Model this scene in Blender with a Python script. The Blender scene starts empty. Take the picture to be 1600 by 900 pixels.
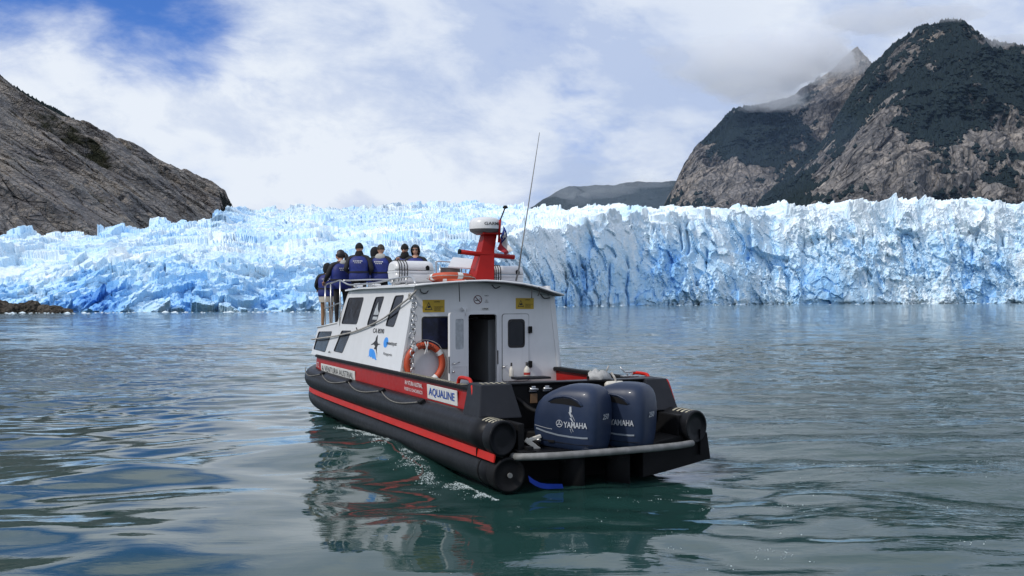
import bpy, bmesh, math, random
import numpy as np
from mathutils import Vector, Matrix, noise as mnoise

random.seed(7)
S = bpy.context.scene
C = S.collection
PI = math.pi
R = math.radians

# ------------------------------------------------------------------ camera
HOR = 471.0                      # picture row of the horizon (1600 x 900 frame)
FPX = 1600.0                     # focal length in those pixels
EYE = 2.6                        # eye height above the water
cam_d = bpy.data.cameras.new('camera')
cam_d.sensor_width = 36.0
cam_d.lens = 36.0
cam_d.clip_start = 0.1
cam_d.clip_end = 40000.0
cam = bpy.data.objects.new('camera', cam_d)
C.objects.link(cam)
cam.matrix_world = (Matrix.Translation((0, 0, EYE)) @ Matrix.Rotation(R(90) + math.atan((HOR - 450) / FPX), 4, 'X')
                    @ Matrix.Rotation(-0.003, 4, 'Z'))
S.camera = cam

def horizon(px):
    return 473.4 - 0.003 * px

def ray_dir(px, py):
    return Vector(((px - 800) / FPX, 1.0, (horizon(px) - py) / FPX)).normalized()

# ------------------------------------------------------------------ sun and sky
SUN_EL, SUN_AZ = 42.0, 233.0     # degrees; azimuth clockwise from +Y
sdir = Vector((math.sin(R(SUN_AZ)) * math.cos(R(SUN_EL)), math.cos(R(SUN_AZ)) * math.cos(R(SUN_EL)), math.sin(R(SUN_EL))))
sun_d = bpy.data.lights.new('sun', 'SUN')
sun_d.energy = 2.4
sun_d.angle = R(3.0)
sun_d.color = (1.0, 0.95, 0.88)
sun = bpy.data.objects.new('sun', sun_d)
C.objects.link(sun)
sun.rotation_euler = (-sdir).to_track_quat('-Z', 'Y').to_euler()
sun.location = (0, 0, 60)

class NT:
    """small helper round a node tree"""
    def __init__(s, tree):
        s.t = tree; s.n = tree.nodes; s.l = tree.links
    def __call__(s, typ, ins=None, **props):
        nd = s.n.new(typ)
        for k, v in props.items():
            setattr(nd, k, v)
        for k, v in (ins or {}).items():
            sk = nd.inputs[k]
            if isinstance(v, bpy.types.NodeSocket):
                s.l.new(v, sk)
            else:
                sk.default_value = v
        return nd
    def math(s, op, a, b=0.0, c=None, clamp=False):
        ins = {0: a, 1: b}
        if c is not None: ins[2] = c
        return s('ShaderNodeMath', ins, operation=op, use_clamp=clamp).outputs[0]
    def vmath(s, op, a, b=(0, 0, 0)):
        return s('ShaderNodeVectorMath', {0: a, 1: b}, operation=op)
    def mix(s, f, a, b, blend='MIX'):
        nd = s.n.new('ShaderNodeMix'); nd.data_type = 'RGBA'; nd.blend_type = blend
        for sk, v in ((nd.inputs[0], f), (nd.inputs[6], a), (nd.inputs[7], b)):
            if isinstance(v, bpy.types.NodeSocket): s.l.new(v, sk)
            else:
                if not isinstance(v, (int, float)) and len(v) == 3: v = (*v, 1)
                sk.default_value = v
        return nd.outputs[2]
    def ramp(s, f, stops, interp='LINEAR'):
        nd = s.n.new('ShaderNodeValToRGB'); s.l.new(f, nd.inputs[0])
        cr = nd.color_ramp; cr.interpolation = interp
        while len(cr.elements) < len(stops): cr.elements.new(0.5)
        for e, (p, c) in zip(cr.elements, stops):
            e.position = p
            e.color = (c, c, c, 1) if isinstance(c, (int, float)) else (*c, 1) if len(c) == 3 else c
        return nd.outputs[0]
    def sstep(s, f, lo, hi):
        nd = s('ShaderNodeMapRange', {0: f, 1: lo, 2: hi, 3: 0.0, 4: 1.0}, interpolation_type='SMOOTHSTEP')
        return nd.outputs[0]
    def noise(s, vec, scale, detail=6, rough=0.55, dist=0.0, dim='3D'):
        return s('ShaderNodeTexNoise', {'Vector': vec, 'Scale': scale, 'Detail': detail, 'Roughness': rough, 'Distortion': dist}, noise_dimensions=dim).outputs[0]

W = bpy.data.worlds.new('World'); S.world = W; W.use_nodes = True
w = NT(W.node_tree)
bg = W.node_tree.nodes['Background']
bg.inputs['Strength'].default_value = 0.1
sky = w('ShaderNodeTexSky', sky_type='NISHITA', sun_disc=False, sun_elevation=R(SUN_EL), sun_rotation=R(SUN_AZ), altitude=0.0, air_density=1.0, dust_density=0.6, ozone_density=2.5)
tc = w('ShaderNodeTexCoord').outputs['Generated']
sep = w('ShaderNodeSeparateXYZ', {0: tc})
dz = w.math('ADD', w.math('MAXIMUM', sep.outputs[2], 0.0), 0.42)
flat = w('ShaderNodeCombineXYZ', {0: w.math('DIVIDE', sep.outputs[0], dz), 1: w.math('DIVIDE', sep.outputs[1], dz), 2: w.math('MULTIPLY', sep.outputs[2], 1.5)}).outputs[0]
warp = w('ShaderNodeTexNoise', {'Vector': flat, 'Scale': 1.1, 'Detail': 3.0})
flatw = w.vmath('ADD', flat, w.vmath('SCALE', warp.outputs['Color']).outputs[0])
flatw.inputs[1].links[0].from_node.inputs['Scale'].default_value = 0.45
flatw = flatw.outputs[0]
n1 = w.noise(flatw, 2.2, 8, 0.58)
n2 = w.noise(flatw, 6.0, 8, 0.62)
n3 = w.noise(flatw, 3.2, 8, 0.58)
cover = w.math('ADD', w.math('MULTIPLY', n1, 0.62), w.math('MULTIPLY', n2, 0.38))
# broad openings in the cloud deck, and a thicker bank
def blob(px, py, rad, gain):
    d = ray_dir(px, py)
    dt = w.vmath('DOT_PRODUCT', tc, tuple(d)).outputs['Value']
    return w.math('MULTIPLY', w.sstep(dt, math.cos(rad), 1.0), gain)
for px, py, rad, gain in [(170, -30, 0.13, -0.22), (240, 60, 0.09, -0.12), (20, 20, 0.06, -0.08), (430, 50, 0.08, -0.08), (300, 255, 0.05, -0.10), (20, 150, 0.05, -0.12),
                          (850, 115, 0.07, -0.045), (810, 300, 0.05, -0.14), (150, 150, 0.10, 0.12), (1250, 60, 0.2, 0.16), (640, 230, 0.17, 0.10)]:
    cover = w.math('ADD', cover, blob(px, py, rad, gain))
mask = w.sstep(cover, 0.22, 0.52)
tone = w.sstep(w.math('ADD', w.math('MULTIPLY', n3, 0.55), w.math('MULTIPLY', n2, 0.45)), 0.38, 0.60)
# grey undersides of the bank over the right-hand mountains
grey = w.math('ADD', w.math('ADD', blob(1010, 120, 0.16, 0.30), blob(700, 20, 0.16, 0.22)), w.math('ADD', w.math('ADD', blob(120, 130, 0.10, -0.35), blob(330, 190, 0.09, -0.4)), w.math('ADD', blob(560, 240, 0.11, -0.35), blob(1000, 300, 0.06, -0.25))))
tone = w.math('SUBTRACT', tone, grey, clamp=True)
cloud = w.mix(tone, (4.9, 5.9, 8.1), (8.1, 8.7, 9.6))
skyc = w.mix(1.0, sky.outputs[0], (0.42, 0.72, 1.35), 'MULTIPLY')
col = w.mix(mask, skyc, cloud)
w.l.new(col, bg.inputs['Color'])

S.view_settings.view_transform = 'Standard'
S.view_settings.look = 'None'
S.view_settings.exposure = 0.0
S.view_settings.gamma = 1.0
S.cycles.max_bounces = 12
S.cycles.diffuse_bounces = 4
S.cycles.glossy_bounces = 4
S.cycles.transparent_max_bounces = 12
S.cycles.volume_bounces = 8
S.cycles.caustics_reflective = False
S.cycles.caustics_refractive = False

# ------------------------------------------------------------------ materials
def new_mat(name):
    m = bpy.data.materials.new(name); m.use_nodes = True
    return m, NT(m.node_tree), m.node_tree.nodes['Principled BSDF']

def paint(name, col, rough=0.4, metal=0.0, var=0.12, scale=3.0, bump=0.0, bscale=60.0, coat=0.0, spec=0.5, grime=None, streak=False):
    """paint, rubber, cloth: a base colour with uneven wear and, if asked, fine relief and grime"""
    m, n, p = new_mat(name)
    co = n('ShaderNodeTexCoord').outputs['Object']
    a = n.noise(co, scale, 6, 0.6)
    c = n.mix(n.math('MULTIPLY', n.sstep(a, 0.35, 0.75), 1.0), tuple(x * (1 - var) for x in col), tuple(min(1, x * (1 + var * 0.6)) for x in col))
    if grime:
        gv = co
        if streak:
            gv = n('ShaderNodeMapping', {'Vector': co, 'Scale': (5.0, 5.0, 0.5)}).outputs[0]
        g = n.noise(gv, 2.5, 8, 0.7)
        c = n.mix(n.math('MULTIPLY', n.sstep(g, 0.5, 0.8), grime[1]), c, grime[0])
    n.l.new(c, p.inputs['Base Color'])
    r = n.math('ADD', n.math('MULTIPLY', n.noise(co, scale * 4, 4), 0.25), rough - 0.12, clamp=True)
    n.l.new(r, p.inputs['Roughness'])
    p.inputs['Metallic'].default_value = metal
    p.inputs['Coat Weight'].default_value = coat
    p.inputs['Coat Roughness'].default_value = 0.08
    p.inputs['Specular IOR Level'].default_value = spec
    if bump:
        b = n('ShaderNodeBump', {'Height': n.noise(co, bscale, 4, 0.6), 'Strength': bump, 'Distance': 0.01})
        n.l.new(b.outputs[0], p.inputs['Normal'])
    return m

# ------------------------------------------------------------------ object helpers
def tag(o, label=None, cat=None, group=None, kind=None):
    if label: o['label'] = label
    if cat: o['category'] = cat
    if group: o['group'] = group
    if kind: o['kind'] = kind
    return o

def empty(name, loc=(0, 0, 0), rot=(0, 0, 0), parent=None):
    o = bpy.data.objects.new(name, None); C.objects.link(o)
    o.empty_display_size = 0.1
    o.location = loc; o.rotation_euler = rot; o.parent = parent
    return o

def link(name, me, mat=None, parent=None):
    o = bpy.data.objects.new(name, me); C.objects.link(o)
    if mat is not None:
        for mm in (mat if isinstance(mat, (list, tuple)) else [mat]):
            me.materials.append(mm)
    o.parent = parent
    return o

def grid_mesh(name, P, smooth=True):
    """P (rows, cols, 3) -> quad sheet"""
    r, c, _ = P.shape
    me = bpy.data.meshes.new(name)
    idx = np.arange(r * c).reshape(r, c)
    q = np.stack([idx[:-1, :-1], idx[:-1, 1:], idx[1:, 1:], idx[1:, :-1]], -1).reshape(-1)
    nf = (r - 1) * (c - 1)
    me.vertices.add(r * c); me.vertices.foreach_set('co', P.reshape(-1).astype(np.float32))
    me.loops.add(nf * 4); me.loops.foreach_set('vertex_index', q.astype(np.int32))
    me.polygons.add(nf); me.polygons.foreach_set('loop_start', np.arange(0, nf * 4, 4, dtype=np.int32))
    me.polygons.foreach_set('use_smooth', np.full(nf, smooth))
    me.update(calc_edges=True); me.validate()
    return me

def tri_mesh(name, V, T, smooth=False):
    me = bpy.data.meshes.new(name)
    nf = len(T)
    me.vertices.add(len(V)); me.vertices.foreach_set('co', np.asarray(V, np.float32).reshape(-1))
    me.loops.add(nf * 3); me.loops.foreach_set('vertex_index', np.asarray(T, np.int32).reshape(-1))
    me.polygons.add(nf); me.polygons.foreach_set('loop_start', np.arange(0, nf * 3, 3, dtype=np.int32))
    me.polygons.foreach_set('use_smooth', np.full(nf, smooth))
    me.update(calc_edges=True); me.validate()
    return me

def set_attr(me, name, vals):
    a = me.attributes.new(name, 'FLOAT', 'POINT')
    a.data.foreach_set('value', vals.reshape(-1).astype(np.float32))

# ------------------------------------------------------------------ numpy noise
def _h(ix, iy, iz, seed):
    h = (ix.astype(np.int64) * 374761393 + iy.astype(np.int64) * 668265263 + iz.astype(np.int64) * 2147483647 + seed * 144269) & 0xffffffff
    h = ((h ^ (h >> 13)) * 1274126177) & 0xffffffff
    h = ((h ^ (h >> 16)) * 2246822519) & 0xffffffff
    return ((h ^ (h >> 15)) & 0xffffff) / float(0x1000000)

def vnoise(p, seed=0):
    i = np.floor(p); f = p - i; i = i.astype(np.int64)
    u = f * f * f * (f * (f * 6 - 15) + 10)
    o = 0
    for a in (0, 1):
        wx = u[..., 0] if a else 1 - u[..., 0]
        for b in (0, 1):
            wy = u[..., 1] if b else 1 - u[..., 1]
            for c in (0, 1):
                wz = u[..., 2] if c else 1 - u[..., 2]
                o = o + _h(i[..., 0] + a, i[..., 1] + b, i[..., 2] + c, seed) * wx * wy * wz
    return o * 2 - 1

def fbm(p, octv=5, seed=0, gain=0.5, ridged=False):
    a, o, t = 1.0, 0, 0
    q = p
    for k in range(octv):
        v = vnoise(q, seed + k * 17)
        if ridged: v = 1 - 2 * np.abs(v)
        o = o + a * v; t += a; a *= gain
        q = q * 2.03 + 11.7
    return o / t

def worley(p, seed=0):
    """F1, F2, three random numbers of the nearest cell, offset from its centre"""
    i = np.floor(p).astype(np.int64)
    sh = p.shape[:-1]
    f1 = np.full(sh, 9.0); f2 = np.full(sh, 9.0)
    off = np.zeros(sh + (3,)); cid = np.zeros(sh + (3,), np.int64)
    for a in (-1, 0, 1):
        for b in (-1, 0, 1):
            for c in (-1, 0, 1):
                ci = i + np.array([a, b, c])
                fp = np.stack([ci[..., k] + 0.1 + 0.8 * _h(ci[..., 0], ci[..., 1], ci[..., 2], seed + k * 7 + 1) for k in range(3)], -1)
                dv = p - fp
                d = np.sqrt((dv * dv).sum(-1))
                near = d < f1
                f2 = np.where(near, f1, np.minimum(f2, d))
                f1 = np.where(near, d, f1)
                off[near] = dv[near]; cid[near] = ci[near]
    rnd = np.stack([_h(cid[..., 0], cid[..., 1], cid[..., 2], seed + 50 + k) for k in range(3)], -1)
    return f1, f2, rnd, off

def sm(x, lo, hi):
    t = np.clip((x - lo) / (hi - lo), 0, 1)
    return t * t * (3 - 2 * t)
# ================================================================== WATER
def build_water():
    def axis(lo, hi, step, grow, end):
        a = list(np.arange(lo, hi, step)); st = step
        while a[-1] < end:
            st *= grow; a.append(a[-1] + st)
        return np.array(a)
    xp = axis(0, 26, 0.13, 1.09, 9000); xs = np.concatenate([-xp[:0:-1], xp])
    ys = axis(7, 62, 0.125, 1.05, 9000)
    yb = axis(0, 1, 0.5, 1.3, 400); ys = np.concatenate([7 - yb[:0:-1], ys])
    X, Y = np.meshgrid(xs, ys)
    rs = np.random.RandomState(3)
    Z = np.zeros_like(X)
    # a slow warp bends the crests so that they do not run as straight lines
    p = np.stack([X * 0.12, Y * 0.12, X * 0], -1)
    near = 1 - sm(np.hypot(X, Y), 60, 110)
    WX = X + 1.1 * fbm(p, 3, 5); WY = Y + 1.1 * fbm(p + 40, 3, 6)
    midr = sm(np.hypot(X, Y), 16, 30)
    right = sm(X - 0.12 * (Y - 10), 1.0, 6.0)             # disturbed water on the wake side
    for k in range(70):
        lam = 0.45 * (9.0 / 0.45) ** rs.rand()
        th = R(112) + rs.normal() * (0.75 if lam > 1.4 else 0.36)
        kx, ky = math.cos(th) * 2 * PI / lam, math.sin(th) * 2 * PI / lam
        slope = (0.013 if lam > 4 else 0.018) if lam > 1.4 else 0.018
        amp = slope * lam / (2 * PI) * (0.5 + rs.rand())
        env = 0.55 + 0.45 * np.sin(X * rs.normal() * 0.12 + Y * rs.normal() * 0.12 + rs.rand() * 6.3)
        if lam < 1.4: env = env * (0.45 + 0.9 * np.maximum(right, midr) + 0.35 * midr)
        fade = 1.0 if lam > 6 else (1 - sm(np.hypot(X, Y), 42 + 12 * lam, 62 + 20 * lam))
        Z += amp * env * fade * np.sin(kx * WX + ky * WY + rs.rand() * 6.3)
    # wake of the boat: smooth swells trailing to the right of the stern
    al = math.atan(691 / 1600.)
    bx = (X - 1.41) * math.cos(al) + (Y - 14.61) * math.sin(al)
    by = -(X - 1.41) * math.sin(al) + (Y - 14.61) * math.cos(al)
    back = np.clip(-by, 0, 40)
    Z += 0.075 * sm(bx, 1.5, 4.5) * (1 - sm(bx, 14, 30)) * np.sin((bx * 0.45 + by * 0.9) * 1.9 + 0.8 * fbm(p * 2.5, 3, 9)) * np.exp(-np.abs(by) / 9.0)
    churn = np.exp(-((bx) / 2.6) ** 2) * sm(by, -9, -1) * (1 - sm(by, 0.0, 0.6))
    q = np.stack([X * 1.6, Y * 1.6, X * 0], -1)
    Z += 0.045 * churn * fbm(q, 4, 21)
    # bow and side wave along the port tube
    d = np.abs(bx + 1.95); Z += 0.06 * np.exp(-(d / 0.28) ** 2) * sm(by, -0.5, 1.5) * (1 - sm(by, 9, 13)) * (1 + 0.7 * fbm(q * 0.8, 3, 31))
    global WGRID
    WGRID = (xs, ys, Z)
    P = np.stack([X, Y, Z], -1)
    me = grid_mesh('water', P)
    m, n, pb = new_mat('sea_water')
    geo = n('ShaderNodeNewGeometry').outputs['Position']
    n_a = n.noise(n('ShaderNodeMapping', {'Vector': geo, 'Scale': (0.5, 1.35, 1.0)}).outputs[0], 0.75, 3, 0.5, 0.6)
    geo2 = n('ShaderNodeMapping', {'Vector': geo, 'Rotation': (0, 0, 0.25), 'Scale': (0.5, 1.2, 1.0)}).outputs[0]
    n_b = n.noise(geo2, 2.6, 4, 0.55, 0.8)
    n_c = n.noise(geo2, 9.0, 2, 0.5)
    patch = n.sstep(n.noise(geo, 0.035, 3, 0.5), 0.36, 0.62)
    sx = n('ShaderNodeSeparateXYZ', {0: geo})
    dist = n('ShaderNodeVectorMath', {0: geo}, operation='LENGTH').outputs['Value']
    far = n.sstep(dist, 22, 60)
    wakeside = n.sstep(sx.outputs[0], 2.0, 8.0)
    fine = n.math('ADD', 0.10, n.math('ADD', n.math('MULTIPLY', wakeside, 0.35), n.math('MULTIPLY', far, 0.35)))
    fine = n.math('MULTIPLY', fine, n.math('ADD', n.math('MULTIPLY', patch, 0.75), 0.25))
    hgt = n.math('ADD', n.math('MULTIPLY', n.math('MULTIPLY', n_a, far), 0.17),
                 n.math('ADD', n.math('MULTIPLY', n.math('MULTIPLY', n_b, fine), 0.10), n.math('MULTIPLY', n.math('MULTIPLY', n_c, fine), 0.012)))
    bp = n('ShaderNodeBump', {'Height': hgt, 'Strength': 1.0, 'Distance': 1.0})
    n.l.new(bp.outputs[0], pb.inputs['Normal'])
    silt = n.noise(geo, 0.08, 4, 0.5)
    n.l.new(n.mix(silt, (0.009, 0.036, 0.032), (0.020, 0.058, 0.051)), pb.inputs['Base Color'])
    pb.inputs['Roughness'].default_value = 0.03
    pb.inputs['IOR'].default_value = 1.333
    o = link('water', me, m)
    tag(o, kind='structure')
    return o
build_water()

def wave_z(x, y):
    xs, ys, Z = WGRID
    i = np.clip(np.searchsorted(xs, x) - 1, 0, len(xs) - 2); j = np.clip(np.searchsorted(ys, y) - 1, 0, len(ys) - 2)
    a = (x - xs[i]) / (xs[i + 1] - xs[i]); b = (y - ys[j]) / (ys[j + 1] - ys[j])
    return (Z[j, i] * (1 - a) + Z[j, i + 1] * a) * (1 - b) + (Z[j + 1, i] * (1 - a) + Z[j + 1, i + 1] * a) * b

# ================================================================== GLACIER
def xy(px, D):
    return np.stack([(px - 800) / FPX * D, D], -1)

def ice_material():
    m, n, p = new_mat('glacier_ice')
    geo = n('ShaderNodeNewGeometry').outputs['Position']
    blue = n('ShaderNodeAttribute', attribute_name='blue').outputs['Fac']
    dirt = n('ShaderNodeAttribute', attribute_name='dirt').outputs['Fac']
    f1 = n.noise(geo, 0.35, 6, 0.65)
    f2 = n.noise(n('ShaderNodeMapping', {'Vector': geo, 'Scale': (1.0, 1.0, 0.25)}).outputs[0], 0.5, 5, 0.65)
    b = n.math('ADD', blue, n.math('MULTIPLY', n.math('SUBTRACT', f1, 0.5), 0.55), clamp=True)
    b = n.math('ADD', b, n.math('MULTIPLY', n.math('SUBTRACT', f2, 0.5), 0.35), clamp=True)
    c = n.ramp(b, [(0.0, (0.86, 0.94, 0.99)), (0.25, (0.64, 0.83, 0.98)), (0.5, (0.44, 0.71, 0.97)), (0.75, (0.25, 0.54, 0.90)), (1.0, (0.07, 0.27, 0.70))])
    dd = n.math('MULTIPLY', n.sstep(n.math('ADD', dirt, n.math('MULTIPLY', n.math('SUBTRACT', n.noise(geo, 0.5, 7, 0.75), 0.5), 1.2)), 0.45, 1.0), 0.75)
    c = n.mix(dd, c, (0.36, 0.37, 0.38))
    n.l.new(c, p.inputs['Base Color'])
    p.inputs['Roughness'].default_value = 0.55
    p.inputs['Specular IOR Level'].default_value = 0.35
    bp = n('ShaderNodeBump', {'Height': n.noise(geo, 0.9, 6, 0.65), 'Strength': 0.8, 'Distance': 0.8})
    n.l.new(bp.outputs[0], p.inputs['Normal'])
    return m

def build_glacier():
    cols = 1500
    px = np.linspace(-330, 1960, cols)
    ip = lambda xs, vs: np.interp(px, xs, vs)
    D0 = ip([-330, 0, 250, 450, 600, 750, 870, 1000, 1200, 1600, 1960], [300, 285, 285, 295, 310, 400, 505, 610, 700, 800, 860])
    lip = ip([-330, 0, 100, 190, 260, 330, 420, 520, 600, 700, 780, 850, 920, 1000, 1100, 1200, 1300, 1500, 1600, 1960],
             [445, 432, 426, 412, 402, 408, 404, 402, 398, 386, 376, 362, 350, 338, 332, 334, 329, 322, 326, 326])
    skyl = ip([-330, 0, 100, 200, 270, 330, 347, 400, 500, 600, 700, 760, 800, 900, 1000, 1100, 1200, 1300, 1400, 1500, 1600, 1960],
              [398, 389, 382, 377, 366, 348, 335, 331, 329, 328, 326, 325, 329, 333, 333, 330, 332, 325, 324, 321, 325, 325])
    Ds = D0 + ip([-330, 0, 200, 330, 400, 760, 850, 1000, 1960], [140, 150, 230, 380, 700, 900, 620, 260, 220])
    hz = horizon(px)
    LEAN0 = ip([-330, 100, 300, 600, 780, 900, 1000, 1960], [60, 60, 70, 70, 50, 36, 34, 34]); Zl = EYE + (hz - lip) / FPX * (D0 + LEAN0)
    n_c, n_t, n_b = 150, 210, 14
    # smooth wander of the front in plan
    pp = np.stack([px * 0.012, px * 0, px * 0], -1)
    D0w = D0 * (1 + 0.02 * fbm(pp, 4, 3))
    LEAN = ip([-330, 100, 300, 600, 780, 900, 1000, 1960], [60, 60, 70, 70, 50, 36, 34, 34])
    rows, kindr = [], []
    for k in range(n_c):
        v = k / (n_c - 1)
        lean = LEAN * v ** 1.3
        z = -2.5 + (Zl + 2.5) * v
        rows.append(np.stack([*(xy(px, D0w + lean).T), z], -1)); kindr.append(np.full(cols, v))
    for k in range(1, n_t + 1):
        t = k / n_t
        d = D0w + LEAN + (Ds - D0w - LEAN) * t ** 1.45
        y = lip + (skyl - lip) * (1 - (1 - t) ** 1.25)
        z = EYE + (hz - y) / FPX * d
        rows.append(np.stack([*(xy(px, d).T), z], -1)); kindr.append(np.full(cols, 1 + t))
    last = rows[-1]
    for k in range(1, n_b + 1):
        t = k / n_b
        d = Ds + 300 * t
        rows.append(np.stack([*(xy(px, d).T), last[:, 2] - 0.25 * 300 * t * (0.2 + t)], -1)); kindr.append(np.full(cols, 2 + t))
    P = np.array(rows); K = np.array(kindr)
    face = 1 - sm(K, 0.8, 1.12)                          # 1 on the cliff, 0 on the surface behind
    # outward (towards the water) unit vector
    out = -np.stack([(px - 800) / FPX, np.ones(cols), np.zeros(cols)], -1); out /= np.linalg.norm(out, axis=1)[:, None]
    N = face[..., None] * (out[None] + np.array([0, 0, 1.0]) * ((LEAN[None, :, None] - 18) / 52) * .8) + (1 - face[..., None]) * np.array([0, -0.35, 0.94])
    N /= np.linalg.norm(N, axis=-1)[..., None]
    big = fbm(P / 55.0, 4, 11)
    wp = P + 5.0 * np.stack([fbm(P / 14.0, 3, 61), fbm(P / 14.0, 3, 62), fbm(P / 14.0, 3, 63)], -1)
    shp = np.where(face[..., None] > 0.5, np.array([1, 1, 0.62]), np.array([1, 0.6, 1.0]))
    fA1, fA2, rA, oA = worley(wp * shp / 17.0, 1)
    fB1, fB2, rB, oB = worley((wp + 3) * np.array([1, 1, 0.7]) / 6.5, 2)
    fC1, fC2, rC, oC = worley(P / 2.6, 3)
    tilt = lambda r, o: ((r - 0.5) * 2 * o).sum(-1)
    dA = (rA[..., 0] - 0.5) * 2 + 1.3 * tilt(rA, oA)
    dB = (rB[..., 0] - 0.5) * 2 + 1.3 * tilt(rB, oB)
    dC = (rC[..., 0] - 0.5) * 2 + 1.2 * tilt(rC, oC)
    crackA = np.exp(-((fA2 - fA1) / 0.045) ** 2) * sm(vnoise(P / 22.0, 71), 0.05, 0.4) * (0.35 + 0.65 * sm(np.broadcast_to(px, K.shape), 700, 950))
    # sheer slabs with few features in places, rubble elsewhere
    slab = sm(fbm(P / 60.0, 3, 81), -0.05, 0.35) * face * sm(np.broadcast_to(px, K.shape), 700, 900)
    amp = 1 - 0.8 * slab
    tA1, tA2, rT, oT = worley(wp * np.array([1, .8, 1.0]) / 21.0, 4)
    tB1, tB2, rU, oU = worley(wp * np.array([1, .8, 1.0]) / 9.0, 5)
    dT = (rT[..., 0] - .5) * 2 + 1.5 * tilt(rT, oT); dU = (rU[..., 0] - .5) * 2 + 1.5 * tilt(rU, oU)
    L1, L2, rL, oL = worley(wp * np.array([1, 1, .8]) / 38.0, 6)
    dL = (rL[..., 0] - .5) * 2 + 1.2 * tilt(rL, oL)
    rgt = sm(np.broadcast_to(px, K.shape), 780, 950)
    rubT = fbm(wp / 16.0, 4, 143, 0.5, True)
    rub = fbm(wp / 9.0, 5, 141, 0.6, True)
    disp = face * (6.0 * big + 2.2 * dA * amp + 2.0 * dB * amp + 0.8 * dC * amp + 1.5 * rub * amp + rgt * (3.2 * dL + 1.2 * dU)) \
        + (1 - face) * (3.0 * big + 1.7 * dT + 0.9 * dU * (1 + vnoise(P / 50.0, 171)) + 0.9 * rubT + 2.6 * fbm(wp / 75.0, 3, 173, .5, True) + 1.6 * dL)
    disp += 0.7 * fbm(P / 2.0, 3, 91) * amp
    # tall isolated cracks in the front
    pxg = np.broadcast_to(px, K.shape)
    for (cx, v0, v1, wd, dep) in [(194, .75, .98, 0.9, 2.5), (258, .6, .85, 1.6, 3), (885, -.1, .5, 1.6, 9), (909, -.1, .6, 7, 8), (952, -.1, .5, 1.8, 7), (980, 0, .55, 1.8, 7), (1064, .62, .92, 1.6, 8), (1075, .58, .98, 2.4, 9),
                                  (1170, .5, .82, 5, 9), (1022, .8, .96, 2, 7), (1255, .6, .75, 2, 6), (1300, .6, .75, 1.5, 6), (1348, .6, .8, 2.2, 8), (1365, .7, .82, 2, 6), (1387, .66, .78, 3.2, 8), (1357, .24, .4, 1.6, 6),
                                  (1566, .58, .74, 6, 11), (1519, .42, .56, 1.6, 6), (1105, .45, .6, 1.6, 6), (700, .1, .5, 2, 6), (760, .2, .7, 2, 6)]:
        wob = cx + 2.2 * vnoise(np.stack([K * 9 + cx, K * 0, K * 0], -1), 5)
        g = np.exp(-((pxg - wob) / wd) ** 2) * sm(K, v0 - .03, v0 + .04) * (1 - sm(K, v1 - .04, v1 + .03))
        disp -= dep * .75 * g
        crackA = np.maximum(crackA * 0.6, 0.85 * g)
    disp -= 3.0 * crackA * (0.4 + 0.6 * face) * (crackA < 0.84)
    topm = sm(K, 1.05, 1.2) * (1 - sm(K, 1.9, 2.0)) * (1 - sm(np.broadcast_to(px, K.shape), 900, 1050))
    crev = np.exp(-(fbm(wp * np.array([1 / 90., 1 / 22., 0]) + 5, 3, 161) / 0.035) ** 2) * topm * sm(vnoise(P / 60.0, 163), -.3, .3)
    disp -= 4.0 * crev
    disp *= sm(K, -0.01, 0.03) * 0.8 + 0.2
    disp -= 2.2 * np.exp(-((P[..., 2] - .3) / 1.1) ** 2) * (0.5 + 0.9 * vnoise(P / 14.0, 165)) * (K < .4)
    endt = sm(K, 1.9, 2.0)
    P2 = P + N * disp[..., None]
    # blocks standing up along the crest
    crest = np.exp(-((K - 1.02) / 0.05) ** 2) * sm(pxg, 850, 1050) + 0.6 * sm(K, 1.85, 1.95) * (1 - sm(K, 2.0, 2.08))
    P2[..., 2] += crest * (4.0 * np.clip(dT, -0.7, 1.3) + 1.8 * np.clip(dU, -1, 1.2))
    # fresh, denser ice: bluer. Patches where the front broke lately, and along fractures
    blue = 0.17 + 0.11 * face * (1 - sm(K, 0.1, 0.85)) + (0.10 + 0.10 * face) * (rB[..., 1] - 0.5) + 0.26 * (rA[..., 1] - 0.45) * face + 0.26 * (rT[..., 1] - 0.45) * (1 - face) + 0.26 * fbm(P / 45.0, 4, 101)
    for (cx, cv, rx, rv, g) in [(150, .42, 45, .42, .75), (165, .12, 50, .25, .35), (85, .2, 18, .12, .6), (300, .25, 22, .25, .4), (905, .3, 26, .35, .34), (1045, .55, 22, .22, .36), (1065, .3, 20, .3, .25), (1120, .3, 12, .4, .25),
                                (1170, .5, 14, .3, .4), (1330, .82, 12, .06, .4), (1545, .4, 45, .3, .3), (1440, .3, 30, .2, .12), (700, .55, 30, .2, .25), (420, .2, 30, .3, .2), (360, .5, 30, .3, .15), (730, .45, 20, .25, .3)]:
        blue = blue + g * np.exp(-((pxg - cx) / rx) ** 2 - ((K - cv) / rv) ** 2) * (0.6 + 0.4 * fbm(P / 9.0, 3, 44))
    blue = blue + 0.35 * crev + 0.45 * crackA - 0.16 * sm(pxg, 780, 900) * sm(K, 0.55, 0.9) + 0.06 * slab + rgt * face * (.16 * (rL[..., 1] - .45) + .02)
    blue = np.clip(blue, 0, 1)
    dirt = 0.25 + 0.3 * fbm(P / 25.0, 5, 131) + 0.42 * np.exp(-((pxg - 560) / 190) ** 2) * sm(K, 1.5, 2.0) + 0.55 * np.exp(-((pxg - 60) / 70) ** 2 - ((K - .05) / .12) ** 2)
    dirt = dirt + 0.3 * np.exp(-((pxg - 1530) / 35) ** 2 - ((K - .75) / .12) ** 2) + 0.25 * np.exp(-((pxg - 225) / 14) ** 2 - ((K - .6) / .3) ** 2)
    me = grid_mesh('glacier', P2, smooth=False)
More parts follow.
